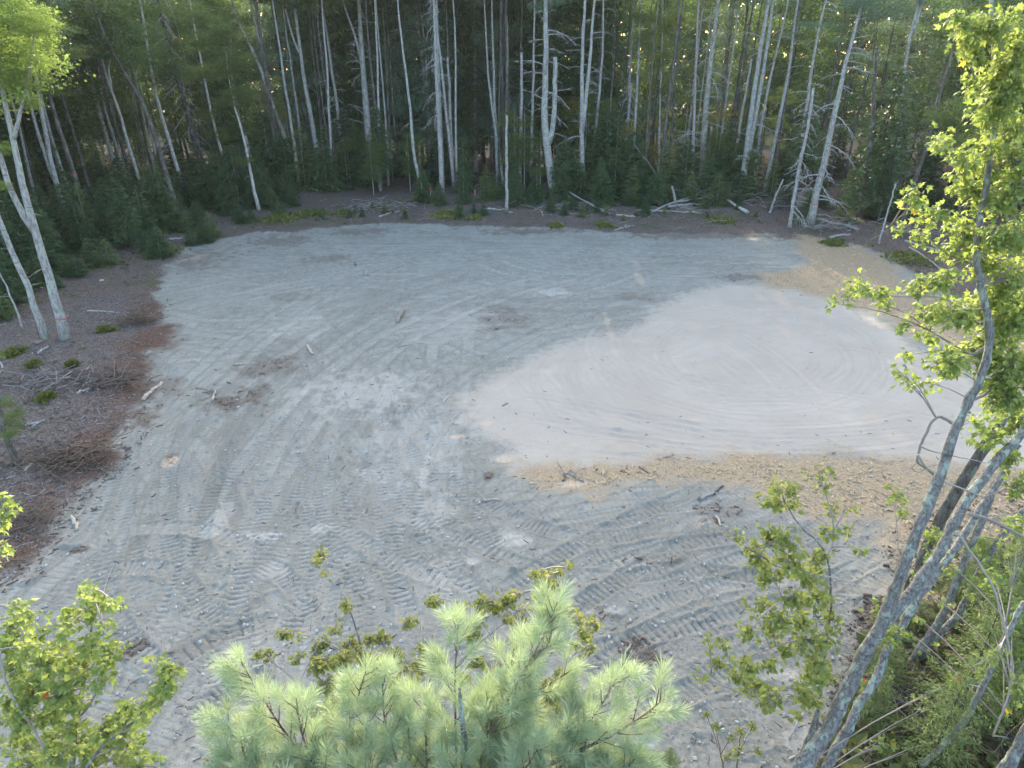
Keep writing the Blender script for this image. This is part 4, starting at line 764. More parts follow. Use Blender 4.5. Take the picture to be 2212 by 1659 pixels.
near_tree('maple_tree', 'big near maple on the right with forking lichen covered trunk and yellow green crown', 'tree',
 [('trunk', [(1700, 1760), (1728, 1659), (1792, 1573), (1842, 1466), (1875, 1396), (1908, 1346), (1925, 1300), (1942, 1249), (1968, 1179), (1995, 1116), (2038, 1010), (2062, 930), (2092, 870), (2118, 820), (2135, 760), (2138, 703), (2120, 630), (2108, 553), (2112, 500), (2128, 417), (2140, 340), (2148, 283), (2152, 200), (2145, 67), (2140, -20)], 7.0, 9.2, 42, 9),
  ('stem', [(1906, 1350), (1945, 1309), (1982, 1266), (2015, 1216), (2048, 1156), (2085, 1086), (2128, 1026), (2172, 976), (2215, 930), (2260, 860)], 7.75, 9.0, 30, 18),
  ('branch', [(2135, 745), (2100, 770), (2060, 745), (2010, 715)], 8.8, 8.8, 9, 3), ('branch', [(2110, 560), (2060, 560), (2000, 512), (1925, 488)], 8.9, 8.8, 7, 2), ('branch', [(2115, 690), (2040, 640), (1940, 640), (1870, 635), (1790, 655)], 8.9, 8.6, 8, 2), ('branch', [(2130, 420), (2080, 390), (2040, 330), (2020, 300)], 9, 8.9, 7, 2), ('branch', [(2148, 283), (2110, 180), (2080, 90), (2058, 25)], 9.1, 9.1, 7, 2), ('branch', [(2130, 750), (2165, 720), (2215, 700)], 8.8, 9, 9, 6), ('branch', [(2098, 865), (2130, 850), (2142, 838)], 8.6, 8.7, 10, 6),
  ('dead_branch', [(2063, 932), (2060, 915), (2030, 898), (2015, 905), (1995, 945), (1982, 980), (1980, 1000), (2010, 1018), (2030, 1030)], 8.4, 8.3, 9, 5), ('dead_branch', [(1990, 965), (2010, 975), (2060, 985), (2128, 1000)], 8.3, 8.35, 4, 2), ('dead_branch', [(1982, 982), (2010, 1025), (2050, 1045), (2105, 1065), (2125, 1075)], 8.3, 8.4, 6, 4), ('dead_branch', [(1980, 1000), (1970, 1010), (1975, 1020), (1990, 1020), (2000, 1008), (2030, 1003)], 8.3, 8.3, 2.5, 1.5),
  ('dead_branch', [(2090, 1110), (2140, 1122), (2212, 1160), (2260, 1180)], 8.2, 8.3, 8, 6), ('dead_branch', [(2066, 1148), (2100, 1195), (2120, 1220), (2150, 1280), (2165, 1330), (2180, 1400), (2190, 1440), (2180, 1500), (2145, 1590)], 7.8, 7.6, 6, 4)],
 RB, 8.75, 'maple', 14, 'near', seed=3, dens=1.9)
# the stems round it
near_tree('maple_tree', 'lichen spotted lower stem bending up just right of the big near maple trunk', 'tree', [('trunk', [(1770, 1700), (1795, 1640), (1832, 1573), (1858, 1516), (1895, 1466), (1908, 1430), (1912, 1406), (1938, 1376), (1955, 1340), (1975, 1306), (1995, 1275), (2015, 1250), (2060, 1190), (2105, 1120), (2150, 1050), (2200, 960)], 7.3, 9.6, 26, 14)], [(1930, 1370, 26, 22), (1905, 1375, 20, 16), (1870, 1480, 16, 20), (1925, 1600, 20, 20)], 7.9, 'maple', 12, 'near', seed=4)
near_tree('maple_tree', 'dark twin barked trunk standing behind the big near maple', 'tree', [('trunk', [(1940, 1370), (1968, 1250), (1998, 1199), (2042, 1110), (2085, 1036), (2128, 970), (2170, 900)], 10.7, 11.1, 24, 22), ('stem', [(1950, 1340), (1990, 1190), (2034, 1100), (2077, 1028), (2118, 966), (2160, 890)], 10.6, 11.0, 13, 12)], [(1990, 1240, 20, 14)], 10.8, 'maple', 11, 'dark', base=G(1940, 1370), seed=5)
near_tree('maple_tree', 'leaning stem with mottled lichen, left of two joined at one foot, lower right', 'tree', [('trunk', [(1965, 1440), (1988, 1400), (2022, 1359), (2040, 1320), (2055, 1286), (2075, 1233), (2108, 1156), (2128, 1110), (2150, 1040)], 9.9, 10.3, 20, 15)], [(2060, 1230, 20, 16), (2085, 1180, 20, 14)], 10.1, 'maple', 11, 'near', seed=6)
near_tree('maple_tree', 'leaning stem with mottled lichen, right of two joined at one foot, lower right', 'tree', [('trunk', [(1990, 1420), (2028, 1370), (2068, 1333), (2085, 1300), (2098, 1266), (2132, 1206), (2172, 1146), (2212, 1100)], 10.0, 10.4, 18, 14)], [(2110, 1260, 18, 14), (2130, 1170, 26, 18)], 10.2, 'maple', 11, 'near', seed=7)
near_tree('maple_tree', 'lower leaning trunk crossing the brush near the bottom right corner', 'tree', [('trunk', [(1985, 1660), (2025, 1623), (2060, 1585), (2092, 1546), (2128, 1473), (2165, 1390), (2212, 1300)], 7.6, 8.2, 16, 13)], [(2150, 1420, 26, 18), (2100, 1440, 26, 18), (2060, 1480, 18, 14)], 7.6, 'maple', 12, 'near', base=G(1950, 1690), seed=8)
near_tree('maple_tree', 'thick pale trunk cut by the bottom right corner', 'tree', [('trunk', [(2140, 1720), (2175, 1659), (2212, 1600), (2260, 1500)], 7.1, 7.3, 34, 28)], [(2200, 1480, 20, 30)], 7.1, 'maple', 13, 'near', base=G(2120, 1760), seed=9)
near_tree('birch_sapling', 'thin grey stem rising beside the foot of the big near maple', 'sapling', [('trunk', [(1725, 1650), (1740, 1610), (1758, 1563), (1764, 1540)], 7.75, 7.8, 14, 11)], [], 7.6, 'poplar', 11, 'near', seed=10)
near_tree('poplar_sapling', 'airy yellow green poplar sapling before the big near maple', 'tree',
 [('trunk', [(1755, 1620), (1765, 1545), (1775, 1480), (1782, 1406), (1790, 1350), (1796, 1306), (1795, 1260), (1788, 1206), (1765, 1165), (1735, 1145), (1715, 1120), (1695, 1085)], 8.0, 7.7, 11, 3), ('branch', [(1785, 1210), (1805, 1150), (1790, 1080), (1778, 1060), (1770, 1010)], 7.7, 7.7, 4, 2), ('branch', [(1788, 1260), (1740, 1240), (1680, 1225), (1610, 1180)], 7.6, 7.5, 4, 2), ('dead_branch', [(1780, 1400), (1770, 1430), (1765, 1450), (1760, 1415), (1745, 1380), (1735, 1370)], 7.5, 7.4, 4, 2), ('dead_branch', [(1742, 1250), (1725, 1270), (1695, 1295), (1660, 1315), (1630, 1345), (1640, 1340), (1690, 1335)], 7.5, 7.4, 4, 2), ('branch', [(1785, 1390), (1720, 1380), (1640, 1410), (1560, 1450), (1500, 1460)], 7.6, 7.4, 4, 1.5), ('branch', [(1780, 1480), (1720, 1490), (1650, 1525)], 7.6, 7.5, 4, 1.5), ('branch', [(1785, 1250), (1850, 1215), (1880, 1190)], 7.6, 7.8, 3, 1)],
 [(1585, 1150, 18, 13), (1618, 1180, 32, 23), (1675, 1155, 38, 28), (1708, 1172, 42, 28), (1788, 1150, 24, 20), (1642, 1206, 38, 28), (1662, 1240, 38, 26), (1708, 1216, 46, 28), (1762, 1206, 36, 26), (1742, 1246, 38, 30), (1768, 1293, 36, 30), (1715, 1293, 36, 26), (1655, 1300, 32, 18), (1618, 1313, 18, 13), (1688, 1340, 46, 22), (1728, 1333, 36, 22), (1795, 1340, 28, 20), (1615, 1370, 28, 18), (1662, 1356, 28, 18), (1555, 1386, 22, 13), (1528, 1373, 10, 18), (1682, 1390, 22, 18), (1752, 1390, 46, 28), (1785, 1373, 28, 22), (1555, 1433, 18, 22), (1618, 1440, 36, 22), (1585, 1460, 26, 22), (1668, 1430, 28, 18), (1762, 1430, 36, 28), (1728, 1460, 0, 0), (1752, 1460, 36, 26), (1792, 1460, 22, 18), (1615, 1493, 46, 26), (1662, 1500, 36, 22), (1652, 1530, 28, 10), (1728, 1490, 28, 22), (1755, 1516, 36, 22), (1785, 1563, 18, 13), (1728, 1553, 18, 10), (1495, 1460, 13, 8), (1518, 1470, 10, 8), (1768, 1020, 12, 22), (1795, 1020, 12, 12), (1748, 1028, 10, 10), (1775, 1042, 18, 13), (1675, 1046, 20, 16), (1702, 1053, 28, 18), (1645, 1073, 16, 13), (1675, 1086, 28, 18), (1715, 1086, 22, 13), (1795, 1093, 28, 12), (1835, 1090, 12, 10), (1838, 1150, 12, 13), (1855, 1186, 10, 16)], 7.6, 'poplar', 11, 'near', base=G(1735, 1640), seed=11, dens=1.5)
near_tree('maple_tree', 'sunlit maple top in the lower left corner with lobed green leaves', 'tree',
 [('trunk', [(130, 1900), (150, 1700), (165, 1560), (190, 1420), (203, 1330), (205, 1275)], 5.4, 5.9, 26, 4), ('branch', [(150, 1700), (230, 1600), (290, 1560), (340, 1490), (355, 1440)], 5.4, 5.7, 12, 3), ('branch', [(160, 1600), (100, 1500), (60, 1420), (40, 1330)], 5.5, 5.7, 10, 3), ('branch', [(165, 1560), (210, 1500), (240, 1410)], 5.6, 5.7, 7, 3), ('branch', [(100, 1620), (20, 1500), (-30, 1300), (0, 1130)], 5.3, 5.5, 8, 3)],
 [(190, 1273, 18, 13), (207, 1293, 24, 18), (247, 1303, 18, 16), (193, 1320, 28, 18), (227, 1360, 18, 13), (147, 1333, 20, 20), (140, 1360, 22, 13), (43, 1313, 20, 16), (67, 1333, 24, 18), (27, 1353, 28, 18), (77, 1370, 24, 18), (20, 1390, 28, 18), (67, 1400, 32, 18), (133, 1400, 36, 18), (187, 1390, 36, 18), (167, 1426, 36, 22), (240, 1400, 26, 18), (227, 1440, 28, 18), (100, 1430, 46, 22), (33, 1433, 36, 22), (213, 1473, 28, 13), (150, 1466, 46, 22), (83, 1466, 46, 22), (27, 1473, 36, 22), (133, 1500, 42, 22), (67, 1506, 46, 22), (17, 1513, 28, 22), (150, 1523, 28, 18), (197, 1513, 12, 10), (100, 1546, 46, 22), (33, 1553, 36, 28), (143, 1573, 28, 18), (337, 1426, 10, 13), (353, 1443, 22, 18), (380, 1456, 16, 16), (360, 1473, 24, 20), (340, 1506, 24, 20), (317, 1523, 20, 16), (283, 1536, 28, 20), (250, 1553, 28, 18), (310, 1553, 20, 16), (217, 1573, 36, 18), (267, 1580, 36, 20), (293, 1600, 20, 18), (233, 1606, 46, 20), (167, 1606, 36, 22), (100, 1590, 46, 22), (33, 1600, 42, 22), (283, 1630, 36, 18), (200, 1636, 46, 22), (133, 1636, 46, 22), (50, 1640, 56, 22), (310, 1655, 30, 14), (347, 1655, 13, 6), (3, 1126, 12, 16), (3, 1190, 10, 22), (10, 1075, 14, 20), (8, 1110, 16, 18)], 5.6, 'maple', 16, 'near', base=(-3.6, 5.2, 0), seed=12, dens=2.9, dy=.4)
near_tree('birch_tree', 'loose birch with small yellowing leaves behind the near pine top', 'tree',
 [('trunk', [(860, 1900), (835, 1700), (810, 1560), (793, 1440), (775, 1380), (760, 1330), (745, 1290)], 6.4, 6.7, 16, 3), ('branch', [(800, 1500), (850, 1380), (900, 1330), (935, 1290)], 6.6, 6.8, 5, 1.5), ('branch', [(793, 1440), (700, 1385), (640, 1365), (600, 1368)], 6.6, 6.7, 4, 1.5), ('branch', [(830, 1660), (930, 1500), (1020, 1400), (1080, 1350), (1160, 1290), (1225, 1215)], 6.4, 6.9, 7, 1.5), ('branch', [(830, 1680), (720, 1560), (640, 1470), (575, 1420)], 6.4, 6.6, 5, 1.5), ('branch', [(850, 1800), (1000, 1640), (1150, 1540), (1220, 1440), (1270, 1375)], 6.3, 6.7, 8, 1.5), ('branch', [(800, 1460), (880, 1440), (920, 1400)], 6.6, 6.7, 3, 1), ('branch', [(740, 1285), (715, 1250), (698, 1215), (695, 1190)], 6.7, 6.8, 2, 1)],
 [(937, 1296, 20, 13), (877, 1343, 12, 10), (903, 1335, 6, 5), (824, 1370, 20, 10), (747, 1306, 10, 13), (800, 1380, 18, 10), (754, 1393, 28, 13), (737, 1426, 38, 18), (797, 1426, 38, 18), (854, 1416, 24, 13), (917, 1400, 16, 12), (910, 1433, 32, 13), (864, 1440, 38, 13), (894, 1466, 18, 10), (764, 1473, 28, 18), (854, 1490, 24, 18), (1037, 1300, 18, 18), (1094, 1296, 16, 22), (1064, 1310, 24, 10), (1030, 1333, 18, 13), (1004, 1310, 8, 8), (1020, 1366, 24, 18), (1037, 1433, 18, 13), (1104, 1340, 16, 8), (1130, 1320, 8, 6), (1154, 1240, 10, 13), (1167, 1260, 20, 16), (1207, 1236, 12, 10), (1227, 1220, 7, 9), (1190, 1266, 20, 10), (1164, 1293, 18, 13), (1237, 1320, 12, 16), (1250, 1346, 22, 8), (1284, 1346, 16, 18), (1264, 1370, 16, 13), (1237, 1390, 10, 8), (1270, 1403, 20, 10), (1194, 1393, 16, 12), (1210, 1456, 18, 13), (1180, 1483, 28, 13), (1197, 1500, 28, 13), (1170, 1520, 38, 16), (1150, 1540, 38, 16), (1210, 1530, 16, 10), (1350, 1623, 18, 7), (1337, 1640, 13, 16), (1420, 1573, 10, 8), (617, 1366, 20, 10), (573, 1413, 20, 13), (697, 1390, 20, 18), (717, 1363, 12, 8), (640, 1430, 10, 10), (690, 1440, 28, 18), (643, 1376, 8, 5), (700, 1486, 28, 18), (673, 1533, 24, 13), (693, 1556, 32, 13), (693, 1196, 11, 14), (684, 1216, 11, 8), (704, 1240, 8, 6), (1060, 1480, 20, 12), (1000, 1470, 20, 12), (720, 1520, 24, 16), (860, 1520, 26, 14), (470, 1640, 30, 16), (540, 1600, 20, 14)], 6.6, 'birchleaf', 8.5, 'near', base=(-1.9, 6.2, 0), seed=13, dens=3.6)

# the near pine: boughs of needle brushes
def needle_tuft(seed):
    r = np.random.default_rng(seed); mb = MB(); n = 85; u = r.random(n); an = r.random(n) * 6.283; tl = R(25) + R(45) * (1 - u) * r.random(n) + R(12) * r.random(n)
    D = np.stack([np.cos(tl), np.sin(tl) * np.cos(an), np.sin(tl) * np.sin(an) - .08], -1); P = np.stack([u * .085 - .02, 0 * u, 0 * u], -1)
    tv = np.array([[0, -.010, 0], [.5, -.014, .0], [1, 0, -.05], [.5, .014, .0]]); Mx = frames(D, r.random(n) * 6.3) * (.098 * (.75 + .45 * r.random(n)))[:, None, None]
    mb.scatter(tv, [np.array([[0, 1, 2, 3]])], Mx, P, np.clip(.35 * r.random() + .7 * r.random(n), 0, 1)); return mb
TUFTS = [needle_tuft(s) for s in range(6)]; TUFTM = [b.mesh('needle_tuft', M['pinenear']) for b in TUFTS]
PB = (-.35, 3.1, 0.0); root = thing('pine_tree', PB, 'soft blue green white pine top spreading along the bottom edge', 'tree'); pb = np.array(PB)
link('trunk', MB().tube([[0, 0, -.05], [.03, .02, 3], [0, .05, 5.6], [.02, .15, 6.5], [-.02, .3, 7.0]], [.11, .08, .05, .025, .012], 10).mesh('trunk', M['near'], True), root)
r = np.random.default_rng(77); tl = []
def bough(px, y0, y1, w0=.016, lat=1.0):
    q = np.linspace(0, 1, len(px)); W = np.array([at(a, b, y0 + (y1 - y0) * k) for (a, b), k in zip(px, q)]) - pb
    P = smooth_path(W, 24); L = np.linalg.norm(np.diff(P, axis=0), axis=1).sum()
    link('bough', MB().tube(P, np.linspace(w0, .004, 24), 6).mesh('bough', M['brown'], True), root)
    tw = MB(); T = np.gradient(P, axis=0); T /= np.linalg.norm(T, axis=1)[:, None]
    tl.append((P[-1], T[-1])); tl.append((P[-2], T[-2]))
    n = int(L / .050)
    for k in range(n):
        f = .12 + .86 * (k + r.random()) / n; i = min(22, int(f * 23)); p = P[i] + (P[i + 1] - P[i]) * (f * 23 - i); ln = (.10 + .24 * (1 - f) * r.random() + .06 * r.random()) * lat
        s_ = rdirs(1, r)[0]; s_ -= T[i] * (s_ @ T[i]); s_ /= np.linalg.norm(s_); d = T[i] * .75 + s_ * .8 + np.array([0, 0, .25]); d /= np.linalg.norm(d); e = p + d * ln
        tw.tube([p, (p + e) / 2 - [0, 0, .01], e], [.005, .004, .003], 4)
        for g_ in np.arange(.35 if ln > .2 else .7, 1.01, .3): tl.append((p + (e - p) * g_, d + r.normal(size=3) * .12))
    if len(tw.v): link('twigs', tw.mesh('twigs', M['brown'], True), root, kind='stuff')
for bg_ in [([(1000, 1800), (1050, 1600), (1120, 1470), (1170, 1385), (1204, 1300)], 3.2, 3.75), ([(990, 1800), (985, 1620), (982, 1460), (990, 1345)], 3.2, 3.7), ([(900, 1800), (860, 1650), (830, 1560), (826, 1475)], 3.1, 3.6), ([(850, 1850), (700, 1700), (600, 1560), (520, 1430)], 3.1, 3.7),
            ([(1050, 1800), (1200, 1640), (1290, 1540), (1335, 1460)], 3.1, 3.5), ([(1190, 1650), (1320, 1590), (1390, 1545), (1435, 1510)], 3.2, 3.5), ([(800, 1800), (650, 1690), (560, 1630), (470, 1550)], 3.1, 3.5), ([(930, 1800), (920, 1620), (920, 1515)], 3.1, 3.5), ([(1000, 1800), (1060, 1670), (1115, 1575)], 3.1, 3.5),
            ([(1000, 1830), (1130, 1740), (1250, 1680), (1330, 1640)], 3.0, 3.3), ([(850, 1820), (760, 1700), (745, 1600), (790, 1450)], 3.2, 3.65), ([(780, 1800), (680, 1660), (650, 1580), (640, 1510)], 3.1, 3.5), ([(980, 1650), (1060, 1560), (1100, 1470), (1110, 1400)], 3.4, 3.7), ([(700, 1760), (560, 1690), (490, 1640)], 3.0, 3.2), ([(1060, 1820), (1090, 1720), (1150, 1640), (1170, 1600)], 3.0, 3.2), ([(880, 1830), (800, 1740), (780, 1660)], 3.0, 3.2), ([(960, 1840), (980, 1740), (1000, 1650)], 2.95, 3.15), ([(1150, 1420), (1185, 1390), (1195, 1350)], 3.6, 3.75), ([(700, 1850), (640, 1740), (560, 1700)], 2.95, 3.1), ([(1100, 1850), (1190, 1740), (1260, 1700)], 2.95, 3.1), ([(760, 1800), (720, 1690), (700, 1610)], 3.15, 3.4), ([(1010, 1760), (1040, 1650), (1060, 1560)], 3.25, 3.45), ([(930, 1760), (890, 1660), (880, 1570)], 3.2, 3.4), ([(1150, 1760), (1200, 1670), (1250, 1600)], 3.1, 3.3), ([(600, 1760), (540, 1680), (520, 1600)], 3.05, 3.25), ([(1230, 1790), (1300, 1720), (1370, 1640)], 3.0, 3.15), ([(820, 1720), (790, 1600), (800, 1540)], 3.25, 3.5), ([(1080, 1600), (1150, 1500), (1230, 1450)], 3.45, 3.7)]: bough(*bg_)
tl = [(p, d) for p, d in tl]; M3 = frames(np.array([d for p, d in tl]), r.random(len(tl)) * 6.28) * (.95 + .5 * r.random(len(tl)))[:, None, None]; mbn = MB(); order = list(range(len(tl))); r.shuffle(order)
for k, i in enumerate(order):
    if k < 300: link('needle_tuft', TUFTM[k % 6], root, mat=m4(M3[i], tl[i][0]))
    else:
        b_ = TUFTS[k % 6]; mbn.add(np.concatenate(b_.v) @ M3[i].T.astype(np.float32) + tl[i][0].astype(np.float32), [np.concatenate(b_.f)], np.concatenate(b_.t))
if len(mbn.v): link('needles', mbn.mesh('needles', M['pinenear']), root, kind='stuff')
print('TUFTS', len(tl))

# firs and saplings in the lower right
for (px, py, h, wd, lab) in [(1900, 1470, 1.5, 1.2, 'low green fir spray between the poplar sapling and the big maple trunk'), (2060, 1560, 2.6, 1.0, 'pale green young fir right of the bent lichen stem'), (2010, 1650, 2.2, 1.0, 'green young fir at the bottom edge by the maple feet'), (2120, 1430, 2.6, 1.1, 'dark green fir behind the joined stems, lower right'), (2200, 1330, 3.4, 1.0, 'dark fir in the brush at the right border'), (1870, 1560, 1.6, 1.0, 'dark fir growing between the two lower maple stems'), (1960, 1340, 1.3, 1.2, 'small fir behind the fork of the big near maple'), (2190, 1560, 2.2, 1.0, 'fir sprays beside the corner trunk'), (1440, 1690, .9, 1.3, 'low dark fir at the bottom edge by the pale rubble'), (2085, 1300, 1.8, 1.2, 'bushy fir between the leaning stems, right'), (2240, 1450, 2.8, 1.0, 'tall young fir cut by the right border')]:
    g = G(px, py); fir_thing(g[0], g[1], h, wd, FIRN[len(lab) % 3], lab, None, 3.2, 'deep', 'fir_tree')
for (px, tips, lab) in [((1570, 1690), [(1545, 1570), (1525, 1540), (1580, 1590)], 'wispy sapling with a dark stem, left of two at the bottom edge'), ((1590, 1680), [(1600, 1580), (1640, 1620), (1625, 1570)], 'wispy sapling leaning right, right of two at the bottom edge')]:
    g = G(*px); near_tree('fir_sapling', lab, 'sapling', [('trunk', [px, ((px[0] + tips[0][0]) / 2, (px[1] + tips[0][1]) / 2), tips[0]], g[1], g[1] + .15, 5, 2)] + [('branch', [((px[0] + tips[0][0]) / 2, (px[1] + tips[0][1]) / 2), t_], g[1] + .08, g[1] + .1, 2.5, 1) for t_ in tips[1:]], [(a, b, 14, 12) for a, b in tips] + [(px[0] + 4, px[1] - 60, 14, 14)], g[1] + .1, 'birchleaf', 5, 'dark', seed=len(lab), dens=.9, dy=.1, nobj=0, twigmat='brown')
near_tree('maple_sapling', 'small maple shoot poking over the wood chip band before the big maple', 'sapling', [('trunk', [(1950, 1250), (1940, 1180), (1936, 1100), (1930, 1062)], 9.6, 9.7, 4, 2)], [(1930, 1062, 12, 10), (1945, 1085, 14, 10), (1915, 1052, 8, 6), (1950, 1110, 12, 10)], 9.6, 'maple', 10, 'near', base=G(1950, 1290), seed=31, dy=.1)

# ------------------------------------------------------------------ logs, sticks, stones, stakes, moss
def stick(name, label, cat, p0, p1, wpx, mat, bend=.04, lift=0.0, tip=.6, forks=(), seed=0, z1=0.0):
    a, b = G(*p0), G(*p1); rd = wpx * mpp((a + b) / 2) / 2
    a[2] = HZ(a[0], a[1]) + rd * .7 + lift; b[2] = HZ(b[0], b[1]) + rd * .6 + z1; o_ = a.copy(); r = np.random.default_rng(seed)
    v = b - a; L = np.linalg.norm(v); side = np.array([-v[1], v[0], 0]) / max(L, .01)
    u = np.linspace(0, 1, 9)[:, None]; P = v * u + side * (np.sin(u * 3.1 + r.random()) - np.sin(r.random())) * bend * L + r.normal(size=(9, 3)) * rd * .25
    mb = MB().tube(P, rd * (1 - (1 - tip) * u[:, 0]) * (1 + .1 * r.normal(size=9)), 8, r.random())
    root = link(name, mb.mesh(name, M[mat], True), None, loc=o_); root['label'] = label; root['category'] = cat
    for f in forks:
        q = P[int(f[0] * 8)]; e = q + v / L * f[1] + side * f[2] + np.array([0, 0, f[3] if len(f) > 3 else .05]); fb = MB().tube(smooth_path([q, (q + e) / 2 + [0, 0, .02], e], 6), np.linspace(rd * .6, rd * .25, 6), 5)
        link('side_branch', fb.mesh('side_branch', M[mat], True), root)
    return root
